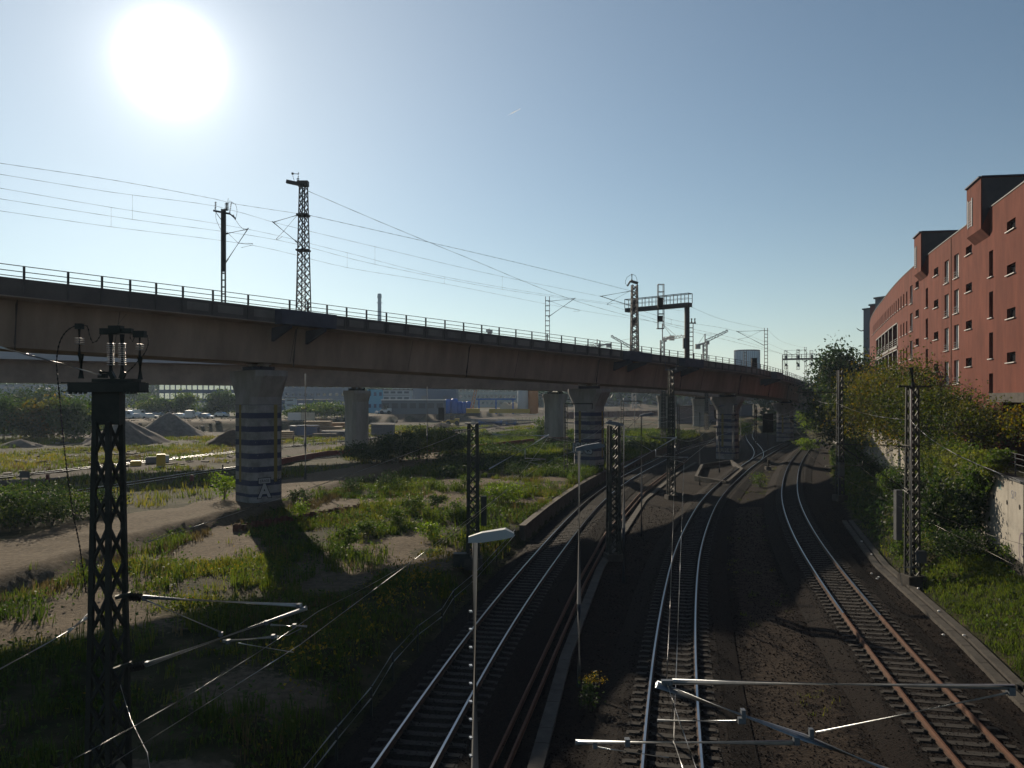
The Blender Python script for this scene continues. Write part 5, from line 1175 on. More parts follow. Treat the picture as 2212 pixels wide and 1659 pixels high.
# ballast stones
def stones(n, x0, x1, y0, y1, dens):
    x, y = scatter(n, x0, x1, y0, y1, dens); z = TZ(x, y)
    for f in (T1, T2, T3):
        d = np.abs(x-f(y)); z = np.where(d < 2.3, np.maximum(z, np.where(d < 1.55, -.2, -.2-.26*(d-1.55)/.75)), z)
    N = len(x); s = RNG.uniform(.012, .030, N)*(1+y/70); C = np.stack([x, y, z+s*.25], 1)
    base = np.array([[1,0,0],[-1,0,0],[0,1,0],[0,-1,0],[0,0,.8],[0,0,-.8]])
    V = C[:,None,:]+(base[None]*RNG.uniform(.6,1.3,(N,6,1))+RNG.normal(0,.15,(N,6,3)))*s[:,None,None]
    F = np.array([[0,2,4],[2,1,4],[1,3,4],[3,0,4],[0,3,5],[2,0,5]])
    return V[:, F].reshape(-1, 3, 3), np.repeat(RNG.random(N)**1.5*(.35+.65*vnoise(x, y, 2.0, 5)), 6)
Q, T = stones(150000, -9, 30, 13, 70, lambda x, y: ((x > T1(y)-3)&(x < XS(y)+.2))*np.clip(1.25-y/60,.12,1))
tag(quads('ballast_stones', Q, T, 'stone', base=(0,0,0)), kind='stuff')
# ---- shrubs and trees
def crown_pts(c, r, n, k=26, fill=.5, flat=.8):
    c = np.array(c); K = RNG.normal(size=(k, 3)); K /= np.linalg.norm(K, axis=1)[:, None]; K *= (fill+(1-fill)*RNG.random((k, 1))**.6)
    K = K*np.array([r[0], r[1], r[2]])*.82+c
    i = RNG.integers(0, k, n); cs = RNG.uniform(.16, .34, k)
    P = K[i]+RNG.normal(size=(n, 3))*(cs[i][:, None])*np.array([r[0], r[1], r[2]*flat]); return P, K
def shrub(x, y, r, h, m, label, n=900, ls=.13, group='shrubs and young trees on the waste ground', z=None, stem=True, tb=.5, name='shrub', cat='shrub'):
    z = tz(x, y) if z is None else z
    root = empty(name, (x, y, z), label, cat, group); P, K = crown_pts((x, y, z+h*.52), (r, r, h*.5), n, 16, .35); P[:,2] = np.maximum(P[:,2], z+.03)
    quads('foliage', leafquads(P, ls), tb+RNG.normal(0,.2,n)+(P[:,2]-z-h*.5)/h*.0, m, root)
    q = MB(); 
    for j in range(5): q.tube([(x,y,z-.1), (x+(K[j][0]-x)*.4, y+(K[j][1]-y)*.4, z+h*.35), tuple(K[j])], .02+.012*h, 4, r2=.008)
    q.build('stem', 'bark', root); return root
def tree(x, y, z, h, cr, m, label, n=9000, ls=.24, cz=None, rz=None, off=(0,0), k=44, trunk=.2, group='trees', tb=.5, fill=.45):
    root = empty('tree', (x, y, z), label, 'tree', group); rz = rz or h*.38; cz = cz if cz is not None else z+h-rz
    c = (x+off[0], y+off[1], cz); P, K = crown_pts(c, (cr, cr, rz), n, k, fill)
    tnt = tb+RNG.normal(0, .16, n)+(vnoise(P[:,0], P[:,2], cr*.5, 3)-.5)*.6
    quads('crown', leafquads(P, ls), tnt, m, root)
    q = MB(); f = Vector((x+off[0]*.4, y+off[1]*.4, z+(cz-z)*.75)); q.tube([(x,y,z-.3), ((x+f.x)/2+.1,(y+f.y)/2,(z+f.z)/2), f], [trunk, trunk*.8, trunk*.6], 8)
    for j in range(0, k, 2): 
        e = Vector(K[j]); mid = f+(e-f)*.5+Vector((0,0,-.1*cr)); q.tube([f, mid, e], [trunk*.42, trunk*.22, .02], 5)
    q.build('trunk', 'bark', root); return root
gp = lambda u, v: G(u, v)
def sp(u, v, r, h, m, label, **k): p = gp(u, v); return shrub(p.x, p.y, r, h, m, label, **k)
sp(224, 500, 1.1, 2.4, 'leaf_b', 'bright yellow-green sapling just left of the nearest pier foot', n=700, ls=.2)
sp(299, 522, .8, 1.5, 'leaf_b', 'small bright sapling right below the nearest pier', n=450, ls=.17)
sp(508, 504, 1.6, 1.9, 'leaf_b', 'bright lime shrub on the verge right of the wheel mast', n=1100, ls=.19)
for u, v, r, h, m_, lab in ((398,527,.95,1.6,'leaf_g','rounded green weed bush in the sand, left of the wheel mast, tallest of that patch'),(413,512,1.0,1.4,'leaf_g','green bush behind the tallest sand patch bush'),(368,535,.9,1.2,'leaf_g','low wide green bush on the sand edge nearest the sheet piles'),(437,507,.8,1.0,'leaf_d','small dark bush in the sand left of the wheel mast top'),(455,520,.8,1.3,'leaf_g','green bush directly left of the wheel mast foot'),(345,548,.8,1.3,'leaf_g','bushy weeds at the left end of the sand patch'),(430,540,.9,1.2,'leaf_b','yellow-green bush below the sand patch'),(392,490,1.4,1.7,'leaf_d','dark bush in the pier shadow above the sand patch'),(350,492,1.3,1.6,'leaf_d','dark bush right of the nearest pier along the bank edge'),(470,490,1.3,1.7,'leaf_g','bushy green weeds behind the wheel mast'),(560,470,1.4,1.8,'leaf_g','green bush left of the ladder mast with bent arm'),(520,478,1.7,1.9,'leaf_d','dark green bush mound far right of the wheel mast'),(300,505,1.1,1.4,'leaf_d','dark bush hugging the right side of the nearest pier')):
    sp(u, v, r, h, m_, lab, n=900, ls=.15)
k_ = 0
for u, v, r, h, m_ in ((384,463,3.2,3.2,'leaf_d'),(402,462,3.0,4.0,'leaf_d'),(420,459,3.4,4.6,'leaf_g'),(438,458,3.3,4.6,'leaf_g'),(452,456,2.6,4.0,'leaf_d'),(362,462,3.0,2.6,'leaf_d')):
    sp(u, v, r, h, m_, ('dark thicket bush below the rear plain pier','thicket bush second from the rear plain pier','tall silvery green thicket bush before the thin lamp post','tallest silvery green thicket bush right of the thin lamp post','dark bush at the right end of the thicket','low dark bush at the left end of the thicket')[k_], n=2600, ls=.3, group='thicket before the rear pier'); k_ += 1
sp(543, 441, 2.2, 4.5, 'leaf_g', 'pale green bush left of the pier on a reddish pedestal', n=1400, ls=.35)
for i, (u, v, r, h) in enumerate(((6,528,2.0,2.2),(28,526,2.2,2.5),(52,525,2.1,2.2),(76,519,2.0,2.0),(96,513,1.7,1.7),(14,517,2.2,2.6),(40,514,2.2,2.4))):
    sp(u, v, r, h, 'leaf_g' if i % 2 else 'leaf_d', ('leafy bush at the far left edge beyond the sand path','broad leafy bush second from the left edge beyond the path','leafy bush halfway to the foreground mast beyond the path','leafy bush left of the foreground mast','smallest leafy bush at the foreground mast','rear leafy bush at the left edge','rear leafy bush beside the grey sign')[i], n=1700, ls=.17, group='bushes beyond the sand path')
sp(760, 487, 1.0, 1.7, 'leaf_g', 'small bush between the middle and right tracks near the switch', n=700, ls=.16)
sp(742, 437, 2.6, 4.6, 'leaf_b', 'green sapling clump left of the black signal', n=1200, ls=.4); sp(779, 437, 3.0, 5.0, 'leaf_d', 'dark bush in front of the shaded pier', n=1600, ls=.4)
sp(815, 437, 3.5, 6.0, 'leaf_b', 'yellowish bush under the dark end of the viaduct', n=1800, ls=.45); sp(806, 452, 2.0, 2.6, 'leaf_b', 'low yellow-green bush beside the shaded right mast', n=1000, ls=.3)
p = gp(590, 712); r_ = shrub(p.x, p.y, .36, 1.1, 'leaf_d', 'goldenrod plant with drooping yellow blossom on the gravel', n=350, ls=.11, group=None, name='goldenrod', cat='plant')
P, K = crown_pts((p.x+.12, p.y, p.z+1.05), (.36,.3,.14), 260, 10, .4); quads('blossom', leafquads(P, .045), .5+RNG.normal(0,.2,260), 'flower', r_)
# far trees at left; lighter leaf colours paint in the backlight on them
for i, (u, Y, zt, cr, m_) in enumerate(((4,150,10.4,5,'leaf_g'),(34,150,8.6,4,'leaf_y'),(54,152,9.6,4.2,'leaf_y'),(74,150,9.6,4.4,'leaf_g'),(90,158,9.4,4.0,'leaf_g'),(24,190,12.5,6.5,'leaf_d'),(50,200,13,6,'leaf_d'))):
    x = (u-512)/FPX*Y; z = tz(x, Y); tree(x, Y, z, zt-z, cr, m_, ('leftmost dark tree before the construction yard','low tree second from the left, backlight painted into its leaf colour','green tree at left directly before the yard','green tree left of the foreground mast platform','dark tree just behind the foreground mast leg','far dark tree rising at the left edge','far dark tree rising behind the low yellow tree')[i], n=3600, ls=.6, rz=(zt-z)*.5, cz=z+(zt-z)*.5, k=30, group='trees before the construction yard', fill=.3)
for i, (u, Y, zt, cr) in enumerate(((150,235,9.5,5),(172,240,9.0,4.5),(188,235,11.5,4),(214,240,10.5,4),(228,240,12,4.5),(140,300,13,7))):
    x = (u-512)/FPX*Y; z = 3.5; tree(x, Y, z, zt-z, cr, 'leaf_d' if i % 2 else 'leaf_g', ('bushy tree behind the parked cars, left of the big heap','low tree above the big gravel heap','slim tree before the blue glass office','tree left of the striped pier beyond the yard','tree half behind the nearest striped pier','wide tree far behind the parked cars')[i], n=1800, ls=.8, rz=(zt-z)*.5, cz=z+(zt-z)*.5, k=20, group='trees behind the parked cars', fill=.3)
for i, (u, Y, zt, cr) in enumerate(((300,215,7.2,4.2),(325,215,8.8,6.5),(344,230,6.5,4))):
    x = (u-512)/FPX*Y; z = 3.5; shrub(x, Y, cr, zt-z, 'leaf_g', ('smaller round grass mound bush behind the printed boards','largest round green mound behind the printed boards','low mound bush left of the rear plain pier')[i], n=2600, ls=.6, z=z, group='green mounds in the yard', name='bush', cat='bush')
# trees on the street behind the wall
GS = 'trees between the wall and the red building'
tree(41.8, 83, 5, 8.0, 5.0, 'leaf_y', 'yellowing tree overhanging the wall, left of its two neighbours', n=12000, ls=.26, cz=8.6, rz=4.3, off=(-2.2,0), group=GS, tb=.5)
tree(37.0, 71, 5, 8.0, 4.3, 'leaf_y', 'tallest yellowing tree in the middle before the red building', n=12000, ls=.24, cz=9.0, rz=3.9, off=(-.8,0), group=GS, tb=.5)
tree(33.8, 62, 5, 6.4, 3.6, 'leaf_y', 'yellow-green tree with orange tips behind the ivy wall mast', n=9000, ls=.22, cz=8.0, rz=3.3, off=(-1.2,0), group=GS, tb=.4)
tree(31.7, 56, 5, 6.0, 3.2, 'leaf_y', 'darker tree close to the red wall above the ivy', n=7000, ls=.2, cz=7.7, rz=2.8, off=(-.6,0), group=GS, tb=.22)
tree(30.4, 50.5, 5, 5.2, 2.4, 'leaf_y', 'small dark tree touching the red wall left of the garage opening', n=4500, ls=.18, cz=7.4, rz=2.3, off=(-.3,0), group=GS, tb=.2)
tree(27.9, 41.5, 5, 3.6, 1.5, 'leaf_y', 'small tree tip in front of the garage at the right edge', n=900, ls=.16, cz=8.1, rz=1.0, group=GS, tb=.6, trunk=.07)
tree(50.2, 108, 4, 14, 5.2, 'leaf_d', 'big dark tree with open feathery top left of the red building', n=20000, ls=.46, cz=10.4, rz=6.0, off=(-2.8,0), k=40, group='dark trees at the end of the viaduct')
tree(46.5, 104, 4, 11, 4.0, 'leaf_d', 'dark tree crowding the shaded right mast', n=9000, ls=.46, cz=6.5, rz=4.6, group='dark trees at the end of the viaduct')
for i, (x, y, h, cr) in enumerate(((62,150,13,6),(74,168,12,7),(88,190,13,7),(100,215,13,8),(70,140,14,6))):
    tree(x, y, 2, h, cr, 'leaf_d', ('dark tree in the gap behind the feathery one','dark tree closing the view under the viaduct end','far dark tree beyond the last pier','farthest dark tree at the viaduct end','dark tree tucked behind the red building end')[i], n=3500, ls=.6, rz=h*.42, k=30, group='dark trees at the end of the viaduct')
# ivy over the wall
N = 42000; Y = RNG.uniform(38.5, 63, N); wgt = (.45+.55*vnoise(Y, Y*0, 3.0, 2)); hang = 5.6*np.clip((Y-38.5)/5.5, .12, 1)
up = RNG.random(N)**.8; z = 6.4*1.0-up*hang+.5*vnoise(Y, z_[0]+up*9, 1.2, 3); z = np.where(z < 1.0, 1.0+RNG.random(N)*.3, z)
xw = XW(Y); thick = .12+.75*vnoise(Y, z, 1.1, 4)*np.clip((z-.8)/1.5,.5,1)+.7*np.exp(-((z-5.8)/.55)**2)
keep = ~((Y > 56) & (z < 4.6) & (vnoise(Y, z, 2.5, 8) > .45))
P = np.stack([xw-thick*RNG.random(N)**.35+np.where(z > 5.5, RNG.random(N)*.9, 0), Y, z], 1)[keep]
iv = quads('climbing_ivy', leafquads(P, .15), .62+(vnoise(P[:,1], P[:,2], 1.5, 5)-.5)*.7+RNG.normal(0,.13,len(P))+np.where(P[:,2] > 5.4, .18, 0), 'leaf_g', base=(26.5, 45, 1)); tag(iv, 'thick curtain of ivy tumbling over the pale panel wall', 'ivy')  # tint raised, most along the top, to paint sunlight into the leaves
r_ = shrub(24.4, 42.6, 1.9, 4.3, 'leaf_d', 'tree-of-heaven shrub with long drooping leaves against the graffitied wall', n=3800, ls=.24, z=.9, group=None)
shrub(23.0, 39.6, 1.5, 2.2, 'leaf_d', 'dark low shrub at the foot of the ivy, right of its mast', n=2000, ls=.15, group=None); shrub(22.6, 43.8, 1.2, 2.0, 'leaf_g', 'green shrub directly behind the ivy wall mast', n=1600, ls=.14, group=None)
shrub(24.6, 37.2, 1.0, 1.4, 'leaf_g', 'small green shrub below the bare wall panels', n=1100, ls=.13, group=None)
for i, (y, r, h) in enumerate(((52,1.3,2.0),(57,1.4,3.0),(63.5,1.5,3.0),(79,1.5,2.6),(92,2.4,4.2))):
    shrub(float(XW(y))-1.6, y, r, h, 'leaf_d' if i % 2 else 'leaf_g', ('creeper-grown shrub on the slope just left of the ivy wall mast','shrub growing up the wall between bare panels','dark shrub below the white wall patch left of the mast','shrub in shade left of the white wall patch','far shrub under the yellowing overhanging tree')[i], n=2000, ls=.2, group='shrubs along the wall foot')
# distant wood
N = 26000; Y = RNG.uniform(480, 900, N); X = RNG.uniform(-.72, .62, N)*Y; h = (8+7*vnoise(X, Y*0, 40, 3)+5*vnoise(X, Y*0, 12, 6))*RNG.random(N)**.7
tag(quads('distant_trees', leafquads(np.stack([X, Y, 3.0+h], 1), 6.5, asp=.8), .4+RNG.normal(0,.15,N), 'leaf_d', base=(0,0,0)), kind='stuff')
N = 9000; Y = RNG.uniform(240, 420, N); X = np.interp(Y, [240,420], [95, 200])+RNG.uniform(-20, 60, N); h = 9*RNG.random(N)**.7
tag(quads('distant_thicket', leafquads(np.stack([X, Y, h], 1), 2.2, asp=.8), .4+RNG.normal(0,.15,N), 'leaf_d', base=(0,0,0)), kind='stuff')
# ---------------------------------------------------------------- construction yard and skyline
def at(u, Y, z=None): x = (u-512)/FPX*Y; return Vector((x, Y, 3.5 if z is None else z))
def heap(u, Y, hw, h, m, label, z=1.1, asp=1.0):
    c = at(u, Y, z); n = 40; k = 9; vs = []; rr = random.Random(u)
    ph = [rr.uniform(0, 6) for _ in range(4)]
    for i in range(k+1):
        t_ = i/k; r = hw*(1-t_)**.92+.25
        for j in range(n):
            a = 2*math.pi*j/n; q = 1+.07*math.sin(3*a+ph[0])+.05*math.sin(7*a+ph[1]+t_*3)+.02*math.sin(13*a+ph[2]); q += float(vnoise(a*4, t_*9, 1.0, u))*.14-.07; vs.append((c.x+math.cos(a)*r*q, c.y+math.sin(a)*r*q*asp, c.z-.3+(h+.3)*t_**1.05+(float(vnoise(a*6, t_*7, 1.0, u+3))-.5)*.35*(1-t_)))
    fs = [(i*n+j, i*n+(j+1)%n, (i+1)*n+(j+1)%n, (i+1)*n+j) for i in range(k) for j in range(n)]+[tuple(k*n+j for j in range(n))]
    q = MB(); q.add(vs, fs); tag(q.build('gravel_heap', m, smooth=True), label, 'heap', 'heaps in the construction yard')
heap(169, 168, 7.2, 5.0, 'sand', 'largest grey gravel heap with a pointed top, left of the nearest pier'); heap(124, 139, 7.4, 4.3, 'sand', 'gravel heap half hidden behind the foreground mast'); heap(233, 134, 5.2, 2.8, 'soil', 'dark earth heap touching the left side of the nearest pier'); heap(20, 128, 5, 1.3, 'sand', 'low pale rubble mound at the far left edge', asp=.6)
heap(440, 205, 6, 1.6, 'soil', 'low dark earth heap beside the yellow loader')
# parked cars
def car(x, y, z, rz, col, label, van=False, group='vehicles parked in the yard'):
    root = empty('parked_van' if van else 'parked_car', (x, y, z), label, 'van' if van else 'car', group); root.rotation_euler = (0,0,rz)
    def put(nm, mb, mm, par=root, loc=None):
        me = bpy.data.meshes.new(nm); me.from_pydata(mb.v, [], mb.f); me.materials.append(M[mm]); o = bpy.data.objects.new(nm, me); COL.objects.link(o); o.parent = par; return o
    L, Wd, H = (5.2, 1.95, 2.3) if van else (4.4, 1.78, 1.45)
    if van: pr = [(-L/2,.35),(L/2,.35),(L/2,.95),(L/2-.9,1.15),(L/2-1.5,H-.1),(L/2-1.8,H),(-L/2,H)]
    else: pr = [(-L/2,.32),(L/2,.32),(L/2+.02,.72),(L/2-1.0,.92),(L/2-1.7,H-.03),(-L/2+1.1,H),(-L/2+.25,.98),(-L/2,.9)]
    m_ = MB(); n = len(pr); vs = [(a, s_*Wd/2*(1 if b < 1 else .9), b) for s_ in (-1,1) for a, b in pr]; m_.add(vs, [tuple(range(n)), tuple(range(2*n-1,n-1,-1))]+[(i, n+i, n+(i+1)%n, (i+1)%n) for i in range(n)]); put('body', m_, col)
    m_ = MB(); 
    for s_ in (-1,1): m_.box((-.25 if not van else 1.1, s_*(Wd/2*.93), (1.18 if not van else 1.5)), (1.9 if not van else .8, .05, .34 if not van else .5))
    put('side_window', m_, 'glassd'); m_ = MB(); m_.box(((L/2-1.35) if not van else L/2-1.22, 0, 1.2 if not van else 1.6), (.06, Wd*.8, .5), ry=-.6); put('windscreen', m_, 'glass')
    for a in (-L/2+.8, L/2-.8):
        for s_ in (-1,1): m_ = MB(); m_.tube([(a, s_*(Wd/2-.2), .32), (a, s_*(Wd/2+.01), .32)], .32, 12); put('wheel', m_, 'cable')
    return root
for nm_, c_ in (('car_white',(.6,.6,.6)),('car_silver',(.35,.37,.4)),('car_black',(.02,.02,.022)),('car_blue',(.04,.08,.2)),('car_red',(.25,.03,.03))): M[nm_] = mat(nm_, c_, .25, .2, spec=.6, coat=.6)
rc_ = random.Random(9); cols = ['car_white','car_silver','car_white','car_black','car_blue','car_silver','car_red','car_white']
i = 0
adj = {'car_white':'white','car_silver':'silver','car_black':'black','car_blue':'dark blue','car_red':'red'}
spots = [(u, Y) for Y, us in ((212,(118,127,136,150,172,181,190,206)),(232,(116,124,132,141,149,158,200,222)),(256,(120,130,138,160,168,190))) for u in us]
nth = ['first','second','third','fourth','fifth','sixth','seventh','eighth']
rowc = {}
for u, Y in spots:
    k = rowc.get(Y, 0); rowc[Y] = k+1; col = cols[(i*5+i//3) % 8]; vn = (i % 5 == 1); p = at(u, Y)
    row = {212:'front',232:'middle',256:'rear'}[Y]
    car(p.x, p.y, p.z, rc_.uniform(-.5,.5)+(0 if i % 2 else 1.4), col, f"{adj[col]} {'van' if vn else 'car'}, {nth[k]} from left in the {row} row of the sunlit yard", vn); i += 1
p = at(40, 212, 2.5); car(p.x, p.y, tz(p.x,p.y), .2, 'car_white', 'white van beyond the trees at the far left edge', True)
# dazzling greenhouse-like roof and boards
for i, (u, lab) in enumerate(((291,'printed white barrier board, leftmost before the green mounds'),(297.5,'printed white barrier board with red blot, second from left'),(304.5,'pale barrier board right of the lamp post line'),(311.5,'pale yellowish barrier board, rightmost of four'))):
    p = at(u, 193); q = MB(); q.box((p.x,p.y,p.z+1.1),(1.62,.12,1.9),.02*i); root = empty('barrier_board', p, lab, 'barrier', 'printed barrier boards'); simple('board_cream',(.50,.44,.34),.7); q.build('board', 'board_cream' if i > 1 else 'white', root)
    q = MB(); q.box((p.x-.7,p.y,p.z+.1),(.2,.8,.2)); q.box((p.x+.7,p.y,p.z+.1),(.2,.8,.2)); q.build('foot','greyp',root)
fr = empty('mesh_fence', at(318,193), 'temporary mesh fence running right of the printed boards', 'fence')
for i in range(9): p = at(316+i*3.6, 193); q = MB(); q.box((p.x,p.y,p.z+1),(.07,.07,2)); q.build('post','galvd',fr)
q = MB()
for h in (.2,.8,1.4,2.0): q.bar(at(316,193)+Vector((0,0,h)), at(345,193)+Vector((0,0,h)), .03)
q.build('rails','galvd',fr)
# timber and container stacks in front of the terrace
k = 0
for (u, Y, w_, dp, h, zz, mm, lab, nm_) in ((318,172,6.0,2.5,1.5,2.6,'wood','bundle of brown boards on top of the timber stack','timber_stack'),(316,171,8.5,3,1.4,1.1,'wood','bottom layer of the timber stack, wide and brown','timber_stack'),(330,170,5.5,2.5,1.9,1.1,'wood','timber bundle right of the blue container','timber_stack'),(341,168,6.0,2.5,1.3,1.1,'wood','low timber bundle beside the rear pier','timber_stack'),(338,176,5.5,2,1.2,2.4,'wood','upper long timber bundle left of the rear pier','timber_stack'),(308,165,4.5,2.4,2.2,1.1,'car_blue','dark blue container before the timber','container'),(299,166,3.5,2.4,2.1,1.1,'blk_slate','small grey-blue container left end of the stacks','container'),(334,163,5.0,2,1.1,1.1,'blk_grey','dark grey crate pile by the rear pier','crates'),(325,158,5,1.6,.9,1.1,'sand','flat pile of grey slabs before the timber','slab_pile'),(287,150,2.6,1.4,1.7,1.1,'wood','leaning pallet stack right of the nearest pier','pallet_stack'),(383,166,5,2.4,2.6,1.1,'blk_grey','dark hut with bright roof right of the rear pier','hut')):
    p = at(u, Y, zz); q = MB(); n_ = 4 if 'timber' in nm_ or 'slab' in nm_ or 'pallet' in nm_ else 1; rr = random.Random(k)
    for j in range(n_): q.box((p.x+rr.uniform(-.15,.15), p.y, p.z+h*(j+.5)/n_), (w_*rr.uniform(.9,1), dp, h/n_*.82), rr.uniform(-.03,.03))
    if n_ == 1:
        for j in range(-3, 4): q.box((p.x+j*w_/7.5, p.y-dp/2-.03, p.z+h/2), (.12,.06,h*.9))
        q.box((p.x,p.y,p.z+h+.05),(w_*1.03,dp*1.05,.1))
    tag(q.build(nm_, mm), lab, nm_.replace('_', ' ')); k += 1
# buildings beyond the yard
block('office_building', 'long blue glass office building beyond the yard left of the nearest pier', at(203,345).x, 345, 34, 12, 3.5, 15.5, 0, 'blk_blue', 3, 14, 'glass', (1.9,2.4), fr='blk_slate')
block('apartment_building', 'dark blue-grey long building filling the gap right of the nearest pier', at(300,420).x, 420, 60, 14, 3.5, 17, 0, 'blk_slate', 3, 18, 'glassd', (1.6,1.4), fr='blk_blue')
block('site_office', 'low bright blue shed behind the green mounds', at(300,300).x, 300, 24, 8, 3.5, 8.2, 0, 'blk_blue', 1, 8, 'glass', (2,1.2), fr='blk_lblue')
block('silo_building', 'narrow white tower block behind the left green mound', at(291,290).x, 290, 3.6, 3, 3.5, 9.0, 0, 'blk_white', 3, 1, 'glassd', (2.4,.4))
block('site_office', 'turquoise cabin stack right of the rear plain pier', at(377,290).x, 290, 6.0, 8, 3.5, 12.3, 0, 'blk_lblue', 2, 3, 'blk_blue', (1.0,1.4), fr='blk_lblue')
block('site_office', 'tall white cabin stack with grey bands beside the turquoise one', at(398,290).x, 290, 10.0, 8, 3.5, 12.0, 0, 'blk_white', 4, 4, 'blk_grey', (1.8,.8), fr='greyp')
block('warehouse', 'slate blue warehouse right of the white cabin stack', at(436,305).x, 305, 17, 10, 3.5, 13.0, 0, 'blk_slate', 1, 2, 'blk_grey', (2,1.5), fr='blk_slate', ledge=False)
block('warehouse', 'low grey shed row with a pale roof edge before the warehouse', at(414,272).x, 272, 22, 6, 3.5, 8.3, 0, 'blk_grey', 1, 7, 'greyp', (2.2,1.8), roof='white', ledge=False)
block('apartment_building', 'pale apartment block with many windows left of the yellow crane boom', at(425,470).x, 470, 38, 12, 3.5, 19, 0, 'blk_beige', 4, 14, 'glassd', (1.3,1.6), fr='blk_white')
block('apartment_building', 'pale apartment block with balconies right of the crane boom', at(492,470).x, 470, 40, 12, 3.5, 19, 0, 'blk_beige', 4, 15, 'glassd', (1.6,1.6), fr='blk_white')
block('warehouse', 'dark long hall seen under the girder right of the graffitied middle pier', at(655,520).x, 520, 110, 20, 2, 13, 0, 'blk_slate', 2, 26, 'glassd', (2.5,1.0), fr='blk_blue')
block('apartment_building', 'hazy distant block behind the far left trees', at(60,480).x, 480, 90, 14, 3.5, 17, 0, 'blk_slate', 3, 20, 'glassd', (2,1.4), fr='blk_blue')
for i, (u, h, mm, lab, r) in enumerate(((447.5,5.2,'blue_steel','bright blue tank, leftmost of the yard tanks',1.25),(454.5,5.4,'blue_steel','bright blue tank beside the leftmost one, tallest',1.3),(459.5,4.4,'blue_steel','third blue tank from left, shorter',1.1),(464,4.2,'blue_steel','fourth blue tank from left',1.0),(468.5,4.4,'blue_steel','blue tank nearest to the crane boom',1.0),(523,12,'silo_white','tall white silo left of the orange silo',2.0),(533,12,'orange','tall orange silo left of the plain pier on its pedestal',1.9))):
    p = at(u, 278); q = MB(); q.lathe(p+Vector((0,0,0)), [(r*.8,0),(r,.3),(r,h*.82),(r*.96,h*.93),(r*.6,h)], 16); tag(q.build('storage_tank', mm, smooth=False), lab, 'tank', 'tanks and silos in the yard')
gf = empty('gantry_frame', at(495,270), 'blue steel gantry frame standing over the yellow beam in the yard', 'gantry'); q = MB()
a, b = at(479,270), at(513,270); 
for c_ in (a, b, (a+b)/2): q.bar(c_, c_+Vector((0,0,5.2)), .5)
q.bar(a+Vector((-1,0,5.2)), b+Vector((1,0,5.2)), .5); q.build('frame','blue_steel',gf)
q = MB(); a, b = at(489,262), at(530,262); q.bar(a+Vector((0,0,1.2)), b+Vector((0,0,1.2)), .6, 1.4); tag(q.build('crane_beam','yel'), 'long yellow beam lying under the blue gantry frame', 'beam')
for u, lab in ((505,'left translucent tent arch behind the blue gantry'),(514,'right translucent tent arch, creamy white')):
    p = at(u, 284); q = MB(); n = 12; vs = []
    for yy in (-3, 3):
        for j in range(n+1): a = math.pi*j/n; vs.append((p.x+math.cos(a)*1.9, p.y+yy, p.z+1.6+math.sin(a)*2.4))
    q.add(vs, [(j, j+1, n+2+j, n+1+j) for j in range(n)]+[tuple(range(n,-1,-1)), tuple(range(n+1,2*n+2))]); q.box((p.x,p.y,p.z+.8),(3.8,6,1.6)); tag(q.build('tent','board_cream'), lab, 'tent', 'tent arches')
def machine(u, Y, z, label, mm='yel'):
    p = at(u, Y, z); root = empty('wheel_loader', p, label, 'wheel loader'); q = MB(); q.box((p.x,p.y,p.z+1.1),(3.6,1.8,.9)); q.box((p.x+1.2,p.y,p.z+1.7),(1.4,1.6,.6)); q.build('body',mm,root)
    q = MB(); q.box((p.x-.1,p.y,p.z+2.2),(1.3,1.5,1.4)); q.box((p.x-.1,p.y,p.z+2.95),(1.5,1.7,.12)); q.build('cab','glassd',root)
    for a in (-1.3,1.2):
        for s_ in (-1,1): q = MB(); q.tube([(p.x+a,p.y+s_*.7,p.z+.65),(p.x+a,p.y+s_*1.1,p.z+.65)],.65,14); q.build('wheel','cable',root)
    q = MB(); q.bar((p.x-1.2,p.y,p.z+1.5),(p.x-3.0,p.y,p.z+.7),.25); q.box((p.x-3.3,p.y,p.z+.6),(.8,2.2,.9),ry=.3); q.build('bucket',mm,root)
machine(453, 228, 1.1, 'yellow wheel loader beside the low dark earth heap'); machine(386, 268, 3.5, 'white-cabbed loader before the turquoise cabin stack', 'white')
# crawler crane
p = at(473, 241, 3.5); cc = empty('crawler_crane', p, 'orange crawler crane with lattice boom under the rear girder', 'crane'); q = MB(); q.box((p.x,p.y,p.z+1.6),(4.2,3,1.5)); q.build('cab','yel',cc)
for s_ in (-1,1): q = MB(); q.box((p.x,p.y+s_*1.5,p.z+.5),(4.6,.8,.9)); q.build('crawler_track','cable',cc)
q = MB(); A = Vector((p.x-.5,p.y,p.z+2)); B = Vector((p.x+2.6,p.y,p.z+16))
for i in (-.45,.45):
    for j in (-.45,.45): q.bar(A+Vector((i,j,0)), B+Vector((i*.6,j*.6,0)), .14)
for k in range(16):
    t0, t1 = k/16, (k+1)/16; s_ = 1 if k % 2 else -1
    for j in (-.45,.45): q.bar(A+(B-A)*t0+Vector((s_*.45,j,0)), A+(B-A)*t1+Vector((-s_*.42,j,0)), .09)
q.build('boom','orange',cc)
p = at(505, 232, 1.0); q = MB()
for i in range(3): q.box((p.x+i*.7-4, p.y+i, p.z+.5+i*.5),(16-i*2,2.2,.35),.02)
tag(q.build('steel_plates','blk_grey'), 'stack of long flat steel plates right of the crawler crane', 'steel plates')
p = at(492, 226, 1.0); q = MB(); q.tube([(p.x-4,p.y,p.z+.8),(p.x+3,p.y,p.z+.8)],.8,12); q.tube([(p.x+4,p.y,p.z+.6),(p.x+7,p.y,p.z+.6)],.6,12); tag(q.build('pipes','car_blue'), 'dark pipes lying before the steel plates', 'pipes')
